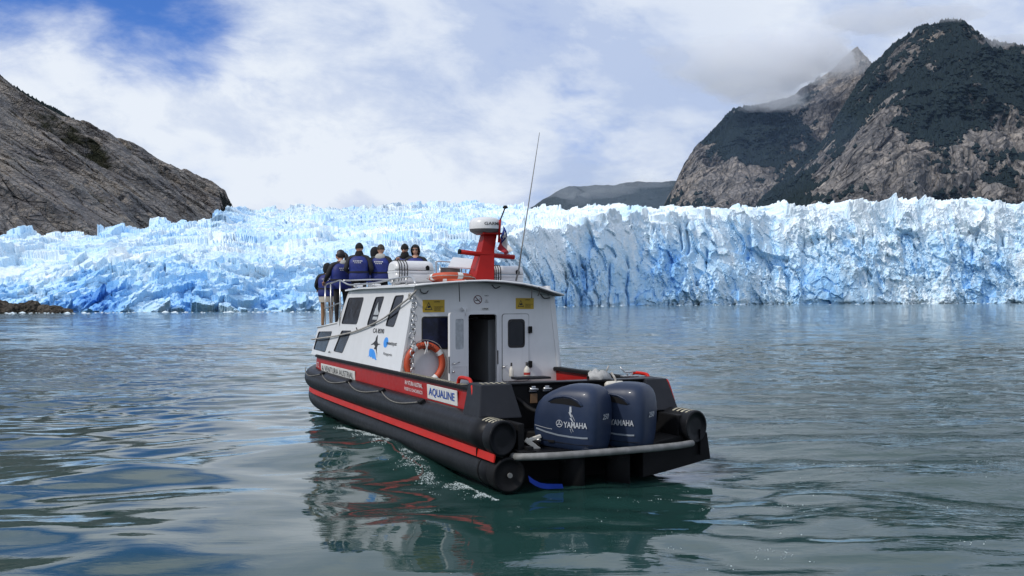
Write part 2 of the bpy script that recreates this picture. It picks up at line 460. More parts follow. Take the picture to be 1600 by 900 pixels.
    set_attr(me, 'blue', blue); set_attr(me, 'dirt', np.clip(dirt, 0, 1))
    o = link('glacier', me, ice_material())
    tag(o, kind='structure')
build_glacier()

# ================================================================== MOUNTAINS
def rock_material(name, tones, veg, tex=1.0, vegsoft=0.12, CRK=0.6, rot=(0.25, 0.5, 0.2), squash=0.5, warm=None):
    m, n, p = new_mat(name)
    geo = n('ShaderNodeNewGeometry').outputs['Position']
    v = n('ShaderNodeAttribute', attribute_name='veg').outputs['Fac']
    q = n('ShaderNodeMapping', {'Vector': geo, 'Rotation': rot, 'Scale': (tex, tex, tex * squash)}).outputs[0]
    wv = n.vmath('ADD', q, n.vmath('SCALE', n('ShaderNodeTexNoise', {'Vector': q, 'Scale': 0.02, 'Detail': 5.0}).outputs['Color']).outputs[0])
    wv.inputs[1].links[0].from_node.inputs['Scale'].default_value = 30.0
    a = n.noise(wv.outputs[0], 0.012, 9, 0.62)
    b = n.noise(wv.outputs[0], 0.07, 8, 0.7)
    c = n.mix(n.sstep(a, 0.36, 0.66), tones[0], tones[1])
    c = n.mix(n.math('MULTIPLY', n.sstep(b, 0.5, 0.72), 0.75), c, tones[2])
    vor = n('ShaderNodeTexVoronoi', {'Vector': wv.outputs[0], 'Scale': 0.035}, feature='DISTANCE_TO_EDGE').outputs['Distance']
    vor2 = n('ShaderNodeTexVoronoi', {'Vector': wv.outputs[0], 'Scale': 0.11}, feature='DISTANCE_TO_EDGE').outputs['Distance']
    crack = n.math('MULTIPLY', n.sstep(vor, 0.0, 0.09), n.math('ADD', n.math('MULTIPLY', n.sstep(vor2, 0.0, 0.10), 0.5), 0.5))
    if warm:
        c = n.mix(n.math('MULTIPLY', n.sstep(n.noise(wv.outputs[0], 0.006, 6, 0.65), 0.48, 0.68), 0.5), c, warm)
    # the last, darkest tone follows the cracks between blocks
    c = n.mix(n.math('MULTIPLY', n.math('SUBTRACT', 1.0, crack), CRK), c, tones[3])
    fl = n.noise(geo, 0.09 * tex, 7, 0.7)
    g = n.mix(n.sstep(fl, 0.35, 0.7), veg[0], veg[1])
    vm = n.sstep(n.math('ADD', v, n.math('MULTIPLY', n.math('SUBTRACT', n.noise(wv.outputs[0], 0.03, 7, 0.68), 0.5), 1.1)), 0.5 - vegsoft, 0.5 + vegsoft)
    n.l.new(n.mix(vm, c, g), p.inputs['Base Color'])
    p.inputs['Roughness'].default_value = 0.9
    p.inputs['Specular IOR Level'].default_value = 0.15
    h = n.math('ADD', n.math('MULTIPLY', b, 1.0), n.math('MULTIPLY', crack, 0.5))
    h = n.math('ADD', h, n.math('MULTIPLY', fl, n.math('MULTIPLY', vm, 0.8)))
    bp = n('ShaderNodeBump', {'Height': h, 'Strength': 1.0, 'Distance': 9.0 / tex})
    n.l.new(bp.outputs[0], p.inputs['Normal'])
    return m

def build_mountain(name, ridge, base, mat, cols, rowsn, seed, size, amps, vegf, dip=(0.0, 0.0), pieces=(0, 0)):
    """ridge / base: (u, px, y, D) control lines; a sheet between them with relief, then a back slope to the ground"""
    u = np.linspace(0, 1, cols)
    def line(ctrl):
        c = np.array(ctrl, float)
        px, y, D = (np.interp(u, c[:, 0], c[:, k]) for k in (1, 2, 3))
        return np.stack([(px - 800) / FPX * D, D, EYE + (horizon(px) - y) / FPX * D], -1), px, y
    Rg, rpx, ry = line(ridge); Bs, bpx, by = line(base)
    t = np.linspace(0, 1, rowsn)[:, None, None]
    prof = t
    P = Bs[None] * (1 - t) + Rg[None] * t
    bulge = np.sin(PI * t) * np.linalg.norm(Rg - Bs, axis=1)[None, :, None] * 0.05
    P = P + bulge * np.array([0, -0.7, 0.7])
    U = np.broadcast_to(u, (rowsn, cols)); T = np.broadcast_to(t[..., 0], (rowsn, cols))
    PX = 800 + FPX * P[..., 0] / P[..., 1]; PY = horizon(PX) - (P[..., 2] - EYE) / P[..., 1] * FPX
    Q = P.copy()
    Q[..., 0] += dip[0] * P[..., 2]
    Q[..., 2] *= 0.6
    wq = Q + 0.10 * size * np.stack([fbm(Q / (0.35 * size), 3, seed + 1), fbm(Q / (0.35 * size), 3, seed + 2), fbm(Q / (0.35 * size), 3, seed + 3)], -1)
    d = amps[0] * size * fbm(wq / (0.42 * size), 6, seed + 5, 0.5, True)
    d += amps[1] * size * fbm(wq / (0.12 * size), 6, seed + 9, 0.55)
    f1, f2, r, o = worley(wq / (0.085 * size), seed + 20)
    dome = np.sqrt(np.clip(1.1 - f1 * f1, 0, 2)) + 0.5 * (r[..., 0] - 0.5)
    f1b, f2b, rb, ob = worley(wq / (0.03 * size), seed + 22)
    dome2 = np.sqrt(np.clip(1.1 - f1b * f1b, 0, 2)) + 0.8 * ((rb - .5) * ob).sum(-1)
    d += amps[2] * size * (dome - 0.8) + amps[3] * size * (dome2 - 0.8)
    taper = sm(1 - T, 0.0, 0.10) * 0.85 + 0.15
    nrm = np.array([0.0, -0.8, 0.6])
    hgt = np.linalg.norm(Rg - Bs, axis=1)
    d = d * sm(hgt / hgt.max(), -0.05, 0.55)[None, :]
    P = P + nrm * (d * taper)[..., None]
    P[..., 2] += (amps[1] * size * 0.5 * fbm(Q / (0.06 * size), 5, seed + 31)) * (1 - taper)
    veg = vegf(PX, PY, U, T, P, size, (dome2 - 0.8) * 0.25 + (dome - .8) * 0.3)
    # the far side falls away behind the ridge
    nb = 16
    tb = np.linspace(0, 1, nb + 1)[1:, None, None]
    dirb = Rg - np.array([0, 0, 0]); dirb[:, 2] = 0; dirb /= np.linalg.norm(dirb, axis=1)[:, None]
    last = P[-1]
    Bk = last[None] + dirb[None] * (tb * size * 1.1)
    Bk[..., 2] = last[None, :, 2] * (1 - tb[..., 0] ** 1.2) - 3 * tb[..., 0]
    Bk[..., 2] += 0.03 * size * fbm(Bk / (0.15 * size), 4, seed + 40) * tb[..., 0] * (1 - tb[..., 0]) * 4
    A = np.concatenate([P, Bk], 0)
    V = np.concatenate([veg, np.repeat(veg[-1:], nb, 0)], 0)
    me = grid_mesh(name, A, smooth=False)
    set_attr(me, 'veg', np.clip(V, 0, 1))
    ob_ = link(name, me, mat)
    tag(ob_, kind='structure')
    return P, veg, d

def vblobs(PX, PY, lst, v):
    for (cx, cy, rx, ry, ang, g) in lst:
        ca, sa = math.cos(R(ang)), math.sin(R(ang))
        dx, dy = PX - cx, PY - cy
        a = (dx * ca + dy * sa) / rx; b = (-dx * sa + dy * ca) / ry
        v = v + g * np.exp(-(a * a + b * b) ** 1.4)
    return v

granite = [(0.13, 0.125, 0.125), (0.32, 0.295, 0.275), (0.58, 0.51, 0.44), (0.04, 0.042, 0.04)]
darkrock = [(0.19, 0.182, 0.188), (0.36, 0.335, 0.315), (0.56, 0.49, 0.41), (0.085, 0.083, 0.085)]
forestc = [(0.011, 0.021, 0.020), (0.026, 0.038, 0.030)]
mat_right = rock_material('granite_right', granite, forestc, 0.8, warm=(0.46, 0.385, 0.31))
mat_left = rock_material('schist_left', darkrock, [(0.03, 0.036, 0.022), (0.055, 0.055, 0.035)], 1.8, CRK=0.35, rot=(0.1, 0.62, 0.0), squash=2.2, warm=(0.40, 0.345, 0.285))
mat_far = rock_material('far_ridge', [(0.05, 0.055, 0.06), (0.08, 0.085, 0.09), (0.10, 0.10, 0.10), (0.03, 0.035, 0.035)], [(0.02, 0.03, 0.03), (0.035, 0.05, 0.045)], 0.4)

canopy = []
def keep_forest(P, veg, size, d, lo):
    canopy.append((P, veg, size, lo))

# left slope
def veg_left(PX, PY, U, T, P, size, rel):
    v = 0.12 + 0.25 * fbm(P / 90.0, 4, 501) + 0.4 * fbm(P / 25.0, 4, 502) + 0.2 * sm(T, .6, .95)
    return vblobs(PX, PY, [(60, 190, 70, 22, 35, .25), (150, 250, 60, 14, 40, .3), (110, 260, 40, 20, 30, .2)], v)
P_, v_, d_ = build_mountain('mountain',
    [(0, -420, -120, 900), (.42, -60, 92, 1000), (.52, 0, 128, 1020), (.63, 60, 178, 1060), (.70, 108, 206, 1100), (.78, 190, 248, 1150), (.86, 262, 284, 1220), (.93, 318, 310, 1270), (.97, 350, 325, 1300), (1.0, 372, 345, 1320)],
    [(0, -420, 470, 480), (.45, -40, 440, 520), (.55, 0, 436, 530), (.7, 130, 430, 560), (.8, 200, 420, 600), (.9, 280, 400, 700), (1, 345, 372, 850)],
    mat_left, 640, 460, 200, 420.0, (0.095, 0.058, 0.026, 0.017), veg_left, dip=(0.9, 0))
def veg_all(PX, PY, U, T, P, size, rel):
    return 0.85 + 0.2 * fbm(P / 70.0, 4, 601)
P_, v_, d_ = build_mountain('mountain',
    [(0, -200, -20, 1500), (.3, -20, 108, 1500), (.40, 10, 128, 1500), (.5, 62, 158, 1510), (.6, 110, 184, 1520), (.7, 150, 208, 1540), (.8, 196, 240, 1560), (.9, 240, 272, 1570), (1, 290, 305, 1580)],
    [(0, -200, 330, 1250), (1, 290, 335, 1250)], mat_far, 300, 120, 260, 420.0, (0.03, 0.012, 0.006, 0.006), veg_all)
keep_forest(P_, v_, 420, d_, 0.5)

# far ridge in the middle
P_, v_, d_ = build_mountain('mountain',
    [(0, 780, 345, 6500), (.12, 836, 325, 6500), (.22, 868, 302, 6500), (.30, 890, 292, 6500), (.36, 908, 293, 6500), (.42, 930, 289, 6500), (.52, 958, 290, 6500), (.6, 980, 286, 6500), (.75, 1030, 285, 6500), (1, 1120, 282, 6500)],
    [(0, 780, 372, 5200), (1, 1130, 372, 5200)], mat_far, 260, 100, 300, 700.0, (0.05, 0.02, 0.01, 0.0), veg_all)

# right middle mountain (its top lies in cloud)
def veg_mid(PX, PY, U, T, P, size, rel):
    v = 0.42 + 0.35 * fbm(P / 150.0, 4, 701) + 0.55 * fbm(P / 45.0, 4, 702) - rel * 0.9
    return vblobs(PX, PY, [(1180, 215, 75, 42, 0, .55), (1160, 240, 60, 30, 20, .3), (1250, 290, 60, 30, -40, .35), (1090, 290, 60, 45, 0, -.55), (1130, 300, 40, 24, 20, -.3), (1200, 315, 60, 16, 5, -.5), (1305, 160, 22, 80, 12, -.9), (1285, 200, 20, 26, 50, -.25)], v)
P_, v_, d_ = build_mountain('mountain',
    [(0, 1030, 352, 3300), (.06, 1049, 318, 3300), (.14, 1066, 270, 3320), (.20, 1082, 243, 3340), (.30, 1110, 214, 3360), (.42, 1148, 170, 3400), (.52, 1190, 166, 3500), (.60, 1240, 156, 3600), (.66, 1272, 138, 3650), (.72, 1300, 112, 3700), (.775, 1322, 90, 3730), (.80, 1335, 82, 3750), (.82, 1344, 98, 3750), (.86, 1362, 138, 3780), (.9, 1385, 170, 3800), (1, 1460, 230, 3800)],
    [(0, 1030, 366, 2600), (.1, 1045, 366, 2400), (.5, 1160, 366, 2300), (1, 1480, 366, 2500)],
    mat_right, 560, 460, 400, 700.0, (0.11, 0.045, 0.022, 0.011), veg_mid, dip=(-0.3, 0))
keep_forest(P_, v_, 700, d_, 0.55)

# right front mountain
def veg_front(PX, PY, U, T, P, size, rel):
    v = 0.60 + 0.30 * fbm(P / 140.0, 4, 801) + 0.60 * fbm(P / 45.0, 4, 802) - rel * 1.2
    return vblobs(PX, PY, [(1360, 250, 70, 60, -35, -.62), (1310, 300, 60, 30, 0, -.45), (1440, 280, 80, 40, -10, -.38), (1540, 240, 70, 26, -22, -.4), (1580, 300, 60, 40, 0, -.35), (1500, 320, 90, 14, 0, -.3), (1400, 100, 26, 40, 40, -.25),
                           (1335, 190, 22, 60, 25, .25), (1300, 250, 16, 30, 20, .2), (1480, 150, 110, 45, 10, .35), (1440, 215, 60, 14, 5, .2), (1480, 265, 60, 16, -25, .25), (1400, 320, 40, 12, 0, .15)], v)
P_, v_, d_ = build_mountain('mountain',
    [(0, 1180, 352, 2500), (.10, 1215, 322, 2560), (.2, 1262, 270, 2650), (.27, 1292, 222, 2750), (.33, 1322, 165, 2850), (.40, 1362, 108, 2950), (.47, 1400, 70, 3000), (.53, 1440, 54, 3050), (.58, 1478, 40, 3080), (.62, 1503, 42, 3080), (.66, 1525, 60, 3080), (.75, 1575, 80, 3080), (.82, 1610, 108, 3050), (1, 1760, 190, 3000)],
    [(0, 1170, 368, 1900), (.5, 1400, 368, 1750), (1, 1800, 368, 1750)],
    mat_right, 680, 520, 500, 800.0, (0.10, 0.042, 0.034, 0.015), veg_front, dip=(-0.4, 0))
keep_forest(P_, v_, 800, d_, 0.5)

# tree canopy on the vegetated slopes: small crowns, far too many to count
def build_forest():
    rs = np.random.RandomState(5)
    Vs, Ts = [], []
    base = np.array([[1, 0, 0], [0.31, 0.95, 0], [-0.81, 0.59, 0], [-0.81, -0.59, 0], [0.31, -0.95, 0], [0, 0, 1.5], [0, 0, -0.8]])
    tr = np.array([[a, (a + 1) % 5, 5] for a in range(5)] + [[(a + 1) % 5, a, 6] for a in range(5)])
    off = 0
    for (P, veg, size, lo), cnt in zip(canopy, (16000, 26000, 46000)):
        r, c, _ = P.shape
        ii = rs.randint(0, r - 1, cnt * 3); jj = rs.randint(0, c - 1, cnt * 3)
        keep = veg[ii, jj] > lo + rs.normal(0, 0.10, cnt * 3)
        ii, jj = ii[keep][:cnt], jj[keep][:cnt]
        fr = rs.rand(len(ii), 1)
        pos = P[ii, jj] * (1 - fr) + P[ii + 1, jj + 1] * fr
        sc = (1.9 if size < 500 else 4.6) * (0.5 + rs.rand(len(ii)) ** 2 * 1.2)
        rot = rs.rand(len(ii)) * 6.3
        b = base[None] * (sc[:, None, None] * (0.8 + 0.4 * rs.rand(len(ii), 7, 1)))
        cx, sx_ = np.cos(rot)[:, None], np.sin(rot)[:, None]
        bb = np.stack([b[..., 0] * cx - b[..., 1] * sx_, b[..., 0] * sx_ + b[..., 1] * cx, b[..., 2] * (0.7 + 0.5 * rs.rand(len(ii), 1))], -1) + pos[:, None]
        Vs.append(bb.reshape(-1, 3))
        Ts.append((tr[None] + (off + np.arange(len(ii)) * 7)[:, None, None]).reshape(-1, 3))
        off += len(ii) * 7
    me = tri_mesh('forest', np.concatenate(Vs), np.concatenate(Ts))
    m, n, p = new_mat('forest_canopy')
    geo = n('ShaderNodeNewGeometry')
    isl = geo.outputs['Random Per Island']
    big = n.noise(geo.outputs['Position'], 0.006, 4, 0.6)
    c = n.mix(isl, (0.011, 0.020, 0.023), (0.021, 0.032, 0.032))
    c = n.mix(n.sstep(big, 0.4, 0.65), c, (0.015, 0.024, 0.026))
    n.l.new(c, p.inputs['Base Color']); p.inputs['Roughness'].default_value = 0.9; p.inputs['Specular IOR Level'].default_value = 0.1
    tag(link('forest', me, m), kind='stuff')
build_forest()

# ================================================================== CLOUD clinging to the peaks
def build_cloud(name, lst, density, seed, col=(0.97, 0.98, 1.0)):
    """lumpy bodies of thin vapour; lst of (px, py, D, rx, ry, rz) in metres"""
    bm = bmesh.new()
    for k, (px, py, D, rx, ry, rz) in enumerate(lst):
        c = Vector(((px - 800) / FPX * D, D, EYE + (horizon(px) - py) / FPX * D))
        r_ = bmesh.ops.create_icosphere(bm, subdivisions=4, radius=1.0)
        for v in r_['verts']:
            q = v.co.copy()
            f_ = 1 + .38 * mnoise.noise(q * 1.3 + Vector((k * 7.1, seed, 0))) + .22 * mnoise.noise(q * 3.1 + Vector((k * 3.3, 0, seed))) + .12 * mnoise.noise(q * 7.0 + Vector((seed, k, 0)))
            v.co = c + Vector((q.x * rx, q.y * ry, q.z * rz)) * f_
        for f in bm.faces: f.smooth = True
    me = bpy.data.meshes.new(name); bm.to_mesh(me); bm.free()
    m = bpy.data.materials.new('cloud_vapour'); m.use_nodes = True
    n = NT(m.node_tree)
    m.node_tree.nodes.remove(m.node_tree.nodes['Principled BSDF'])
    pv = n('ShaderNodeVolumePrincipled', {'Color': (*col, 1), 'Density': density, 'Anisotropy': 0.1})
    n.l.new(pv.outputs[0], m.node_tree.nodes['Material Output'].inputs['Volume'])
    tag(link(name, me, m), kind='stuff')
build_cloud('cloud', [(1140, 95, 2900, 230, 150, 70)], 0.0022, 1)
build_cloud('cloud', [(1190, 104, 2950, 190, 160, 98)], 0.006, 3)
build_cloud('cloud', [(1165, 138, 2750, 110, 120, 34)], 0.004, 5)
build_cloud('cloud', [(1266, 84, 2950, 130, 140, 72)], 0.007, 7)
build_cloud('cloud', [(1238, 118, 2800, 90, 90, 32), (1370, 28, 3300, 170, 120, 50)], 0.006, 9)
build_cloud('cloud', [(1215, 160, 2700, 90, 80, 22), (1322, 96, 3250, 95, 70, 55)], 0.0042, 13)
build_cloud('cloud', [(1470, 22, 2950, 120, 90, 26), (1575, 70, 2950, 110, 80, 22)], 0.006, 17)
build_cloud('cloud', [(880, 300, 5200, 90, 120, 36), (940, 296, 5200, 160, 120, 40)], 0.0013, 21)
build_cloud('cloud', [(1000, 286, 5300, 190, 120, 26), (905, 310, 5100, 60, 60, 40)], 0.0010, 25)
build_cloud('mist', [(1285, 190, 3150, 190, 110, 190)], 0.0006, 29, (0.80, 0.88, 1.0))
build_cloud('mist', [(1130, 250, 2150, 330, 160, 210)], 0.0002, 31, (0.45, 0.66, 1.0))
build_cloud('mist', [(1470, 190, 1640, 520, 95, 330)], 0.0002, 37, (0.42, 0.63, 1.0))
build_cloud('mist', [(960, 320, 4700, 520, 300, 200)], 0.00032, 33, (0.62, 0.78, 1.0))

# ================================================================== SHORE ROCKS and brash ice at the foot of the ice
M_rock = rock_material('shore_rock', [(0.07, 0.06, 0.05), (0.13, 0.11, 0.09), (0.20, 0.17, 0.13), (0.03, 0.03, 0.028)], [(0.03, 0.03, 0.025), (0.05, 0.05, 0.04)], 14.0)
def rock(px, D, rx, ry, rz, seed, label):
    bm = bmesh.new(); r_ = bmesh.ops.create_icosphere(bm, subdivisions=4, radius=1.0)
    for v in bm.verts:
        q = v.co.copy()
        f_ = 1 + .35 * mnoise.noise(q * 1.2 + Vector((seed, 0, 0))) + .22 * abs(mnoise.noise(q * 2.6 + Vector((0, seed, 0)))) + .10 * mnoise.noise(q * 6 + Vector((0, 0, seed)))
        v.co = Vector((q.x * rx, q.y * ry, q.z * rz)) * f_
    me = bpy.data.meshes.new('rock'); bm.to_mesh(me); bm.free()
    o = link('rock', me, M_rock); o.location = ((px - 800) / FPX * D, D, .2)
    tag(o, label, 'rock', 'rocks at the left foot of the ice')
rock(-2, 268, 4.6, 3.5, 2.9, 1, 'brown rock cut by the left edge of the picture at the foot of the ice')
rock(22, 267, 2.6, 3.0, 2.0, 4, 'low grey rock between two larger brown rocks at the ice foot')
rock(47, 268, 3.6, 3.0, 2.7, 7, 'dark humped rock, third from the left edge at the ice foot')
rock(76, 267, 3.6, 2.6, 1.7, 12, 'long flat rock tapering to the right under the ice')
rock(100, 266, 2.2, 2.0, .9, 15, 'last small rock at the right end of the rock shelf')
def brash():
    rs = np.random.RandomState(8); V, T = [], []; off = 0
    b = np.array([[1, 0, 0], [.3, .9, 0], [-.8, .6, 0], [-.8, -.6, 0], [.3, -.9, 0], [.1, .1, .7], [0, 0, -.4]])
    tr = np.array([[a, (a + 1) % 5, 5] for a in range(5)] + [[(a + 1) % 5, a, 6] for a in range(5)])
    for k in range(260):
        px = rs.rand() ** 1.3 * 1600; D = np.interp(px, [0, 250, 450, 600, 750, 870, 1000, 1200, 1600], [268, 270, 280, 295, 380, 480, 580, 665, 760]) * (1 - .10 * rs.rand() ** 2)
        sc = .18 + .55 * rs.rand() ** 3
        V.append(b * sc * (.6 + .8 * rs.rand(7, 1)) * np.array([1.5, 1, .7]) + np.array([(px - 800) / FPX * D, D, .02])); T.append(tr + off); off += 7
    m, n, p = new_mat('brash_ice'); p.inputs['Base Color'].default_value = (.72, .84, .90, 1); p.inputs['Roughness'].default_value = .4
    tag(link('brash_ice', tri_mesh('brash_ice', np.concatenate(V), np.concatenate(T)), m), kind='stuff')
brash()
# ================================================================== MESH BUILDER
class MB:
    def __init__(s): s.bm = bmesh.new()
    def face(s, pts):
        try: return s.bm.faces.new([s.bm.verts.new(p) for p in pts])
        except ValueError: return None
    def box(s, c, d, rot=None, bev=0.0, seg=2):
        M = Matrix.Translation(c)
        if rot is not None: M = M @ rot.to_4x4()
        r = bmesh.ops.create_cube(s.bm, size=1.0, matrix=M @ Matrix.Diagonal((*d, 1)))
        if bev:
            es = {e for v in r['verts'] for e in v.link_edges}
            bmesh.ops.bevel(s.bm, geom=list(es), offset=bev, segments=seg, affect='EDGES', profile=0.6)
        return s
    def tube(s, path, rad, seg=10, closed=False, caps=True):
        """round tube through points; rad a number or one per point"""
        P = [Vector(p) for p in path]; n = len(P)
        rr = rad if isinstance(rad, (list, tuple)) else [rad] * n
        T = []
        for i in range(n):
            if closed: t = P[(i + 1) % n] - P[i - 1]
            else: t = P[min(i + 1, n - 1)] - P[max(i - 1, 0)]
            T.append(t.normalized())
        up = Vector((0, 0, 1)) if abs(T[0].z) < 0.9 else Vector((1, 0, 0))
        nrm = (up - T[0] * up.dot(T[0])).normalized()
        rings = []
        for i in range(n):
            nrm = (nrm - T[i] * nrm.dot(T[i]))
            nrm = nrm.normalized() if nrm.length > 1e-6 else T[i].orthogonal().normalized()
            b = T[i].cross(nrm)
            rings.append([s.bm.verts.new(P[i] + (nrm * math.cos(2 * PI * k / seg) + b * math.sin(2 * PI * k / seg)) * rr[i]) for k in range(seg)])
        for i in range(n if closed else n - 1):
            A, B = rings[i], rings[(i + 1) % n]
            for k in range(seg):
                f = s.bm.faces.new((A[k], A[(k + 1) % seg], B[(k + 1) % seg], B[k])); f.smooth = True
        if caps and not closed:
            s.bm.faces.new(rings[0][::-1]); s.bm.faces.new(rings[-1])
        return s
    def lathe(s, prof, M=None, seg=24, smooth=True, a0=0, a1=2 * PI):
        """profile of (radius, height) turned round the local z axis of M"""
        M = M or Matrix()
        full = abs(a1 - a0 - 2 * PI) < 1e-4
        n = seg if full else seg + 1
        rings = []
        for r, z in prof:
            if r < 1e-6: rings.append([s.bm.verts.new(M @ Vector((0, 0, z)))] * n)
            else: rings.append([s.bm.verts.new(M @ Vector((r * math.cos(a0 + (a1 - a0) * k / seg), r * math.sin(a0 + (a1 - a0) * k / seg), z))) for k in range(n)])
        for A, B in zip(rings, rings[1:]):
            for k in range(n if full else n - 1):
                vs = []
                for v in (A[k], A[(k + 1) % n], B[(k + 1) % n], B[k]):
                    if v not in vs: vs.append(v)
                if len(vs) > 2:
                    f = s.bm.faces.new(vs); f.smooth = smooth
        return s
    def loft(s, rings, close=True, caps=True, smooth=True):
        RV = [[s.bm.verts.new(p) for p in r] for r in rings]
        n = len(RV[0])
        for A, B in zip(RV, RV[1:]):
            for k in range(n if close else n - 1):
                f = s.bm.faces.new((A[k], A[(k + 1) % n], B[(k + 1) % n], B[k])); f.smooth = smooth
        if caps and close:
            s.bm.faces.new(RV[0][::-1]); s.bm.faces.new(RV[-1])
        return s
    def panel(s, outer, holes, fmap, th):
        """flat outline with holes, mapped by fmap(u, v, depth), th thick"""
        tmp = bmesh.new(); es = []
        loops = [outer] + list(holes)
        for lp in loops:
            vs = [tmp.verts.new((u, v, 0)) for u, v in lp]
            es += [tmp.edges.new((vs[i], vs[(i + 1) % len(vs)])) for i in range(len(vs))]
        bmesh.ops.triangle_fill(tmp, edges=es, use_beauty=True)
        tmp.verts.index_update()
        vv = [tuple(v.co) for v in tmp.verts]
        fr = [s.bm.verts.new(fmap(x, y, 0)) for x, y, z in vv]; bk = [s.bm.verts.new(fmap(x, y, th)) for x, y, z in vv]
        for f in tmp.faces:
            ix = [v.index for v in f.verts]
            s.bm.faces.new([fr[i] for i in ix]); s.bm.faces.new([bk[i] for i in reversed(ix)])
        k = 0
        for lp in loops:
            n = len(lp)
            for i in range(n):
                a, b = k + i, k + (i + 1) % n
                s.bm.faces.new((fr[a], bk[a], bk[b], fr[b]))
            k += n
        tmp.free()
        return s
    def build(s, name, mat, parent=None, smooth=None, bev=0.0):
        bmesh.ops.remove_doubles(s.bm, verts=s.bm.verts, dist=1e-5)
        if bev:
            es = [e for e in s.bm.edges if len(e.link_faces) == 2 and e.calc_face_angle(0) > 0.6]
            bmesh.ops.bevel(s.bm, geom=es, offset=bev, segments=2, affect='EDGES', profile=0.6, clamp_overlap=True)
        bmesh.ops.recalc_face_normals(s.bm, faces=s.bm.faces)
        if smooth is not None:
            for f in s.bm.faces: f.smooth = smooth
        me = bpy.data.meshes.new(name); s.bm.to_mesh(me); s.bm.free()
        return link(name, me, mat, parent)

def rpoly(pts, r, n=4):
    """polygon with rounded corners"""
    out = []
    m = len(pts)
    for i in range(m):
        p = Vector(pts[i]); a = Vector(pts[i - 1]) - p; b = Vector(pts[(i + 1) % m]) - p
        rr = min(r, a.length * 0.45, b.length * 0.45)
        A = p + a.normalized() * rr; B = p + b.normalized() * rr
        for k in range(n + 1):
            t = k / n
            q = A * (1 - t) ** 2 + p * 2 * t * (1 - t) + B * t * t
            out.append((q.x, q.y))
    return out

def smooth_path(pts, n=8, closed=False):
    P = [Vector(p) for p in pts]; out = []
    m = len(P)
    rng = range(m if closed else m - 1)
    for i in rng:
        p0 = P[i - 1] if (closed or i > 0) else P[i] * 2 - P[i + 1]
        p1, p2 = P[i], P[(i + 1) % m]
        p3 = P[(i + 2) % m] if (closed or i + 2 < m) else P[(i + 1) % m] * 2 - P[i]
        for k in range(n):
            t = k / n
            out.append(0.5 * ((2 * p1) + (p2 - p0) * t + (2 * p0 - 5 * p1 + 4 * p2 - p3) * t * t + (3 * p1 - p0 - 3 * p2 + p3) * t ** 3))
    if not closed: out.append(P[-1])
    return out

def text(string, mat, parent, origin, u, v, width, height, name='lettering', bold=0.0, shear=0.0, depth=0.004, align='CENTER', spacing=1.0):
    """raised lettering fitted into width x height, centred on origin, lying in the plane u, v"""
    cu = bpy.data.curves.new('lettering', 'FONT')
    cu.body = string; cu.align_x = align; cu.offset = bold; cu.shear = shear; cu.extrude = 0.0; cu.resolution_u = 3
    cu.space_character = spacing; cu.space_line = 0.85
    to = bpy.data.objects.new('lettering', cu); C.objects.link(to)
    bpy.context.view_layer.update()
    me = bpy.data.meshes.new_from_object(to.evaluated_get(bpy.context.evaluated_depsgraph_get()))
    bpy.data.objects.remove(to); bpy.data.curves.remove(cu)
    co = np.empty(len(me.vertices) * 3, np.float32); me.vertices.foreach_get('co', co); co = co.reshape(-1, 3)
    lo, hi = co.min(0), co.max(0)
    u = Vector(u).normalized(); v = Vector(v).normalized(); nn = u.cross(v)
    sx, sy = width / (hi[0] - lo[0]), height / (hi[1] - lo[1])
    cx, cy = (hi[0] + lo[0]) / 2, (hi[1] + lo[1]) / 2
    o = Vector(origin)
    new = np.array([o + u * float((x - cx) * sx) + v * float((y - cy) * sy) + nn * depth for x, y, z in co], np.float32)
    me.vertices.foreach_set('co', new.reshape(-1)); me.update()
    me.materials.clear()
    return link(name, me, mat, parent)

# ================================================================== BOAT MATERIALS
M_white = paint('white_gelcoat', (0.68, 0.685, 0.69), 0.35, var=0.04, coat=0.3, grime=((0.42, 0.40, 0.36), 0.22), streak=True)
M_red = paint('red_hull_paint', (0.33, 0.010, 0.008), 0.45, var=0.12, spec=0.2, grime=((0.20, 0.012, 0.01), 0.4), streak=True)
M_stripe = paint('red_stripe_paint', (0.50, 0.016, 0.008), 0.45, var=0.12, spec=0.2, grime=((0.25, 0.03, 0.02), 0.4))
M_black = paint('black_polyethylene', (0.008, 0.0085, 0.0105), 0.40, var=0.3, spec=0.15, grime=((0.024, 0.025, 0.028), 0.6), bump=0.15, bscale=25)
M_blackmat = paint('black_rubber', (0.006, 0.006, 0.007), 0.65, var=0.2, spec=0.2, grime=((0.016, 0.016, 0.018), 0.4))
M_greybox = paint('dark_grey_box_paint', (0.018, 0.020, 0.026), 0.55, var=0.12, spec=0.2, grime=((0.035, 0.036, 0.042), 0.4))
M_glass = paint('tinted_glass', (0.010, 0.012, 0.018), 0.14, var=0.3, spec=0.3, scale=1.5)
M_glassrefl = paint('glass_painted_reflection', (0.010, 0.014, 0.05), 0.18, var=0.6, spec=0.3, scale=4)  # aft wall pane: a blue reflection put into the glass colour
M_frost = paint('frosted_glass', (0.42, 0.45, 0.47), 0.5, var=0.2, scale=12)
M_gasket = paint('window_gasket', (0.015, 0.015, 0.017), 0.6)
M_steel = paint('stainless_steel', (0.55, 0.55, 0.55), 0.32, metal=0.9, var=0.15)
M_galv = paint('worn_grey_pipe', (0.20, 0.20, 0.195), 0.6, var=0.3, scale=6, grime=((0.10, 0.09, 0.08), 0.7))
M_orange = paint('orange_float_cover', (0.50, 0.068, 0.02), 0.55, var=0.15, grime=((0.35, 0.07, 0.03), 0.4), bump=0.2, bscale=80)
M_tape = paint('white_tape', (0.72, 0.72, 0.70), 0.5, var=0.1)
M_rope = paint('grey_rope', (0.42, 0.40, 0.37), 0.9, var=0.35, scale=30, bump=0.5, bscale=120)
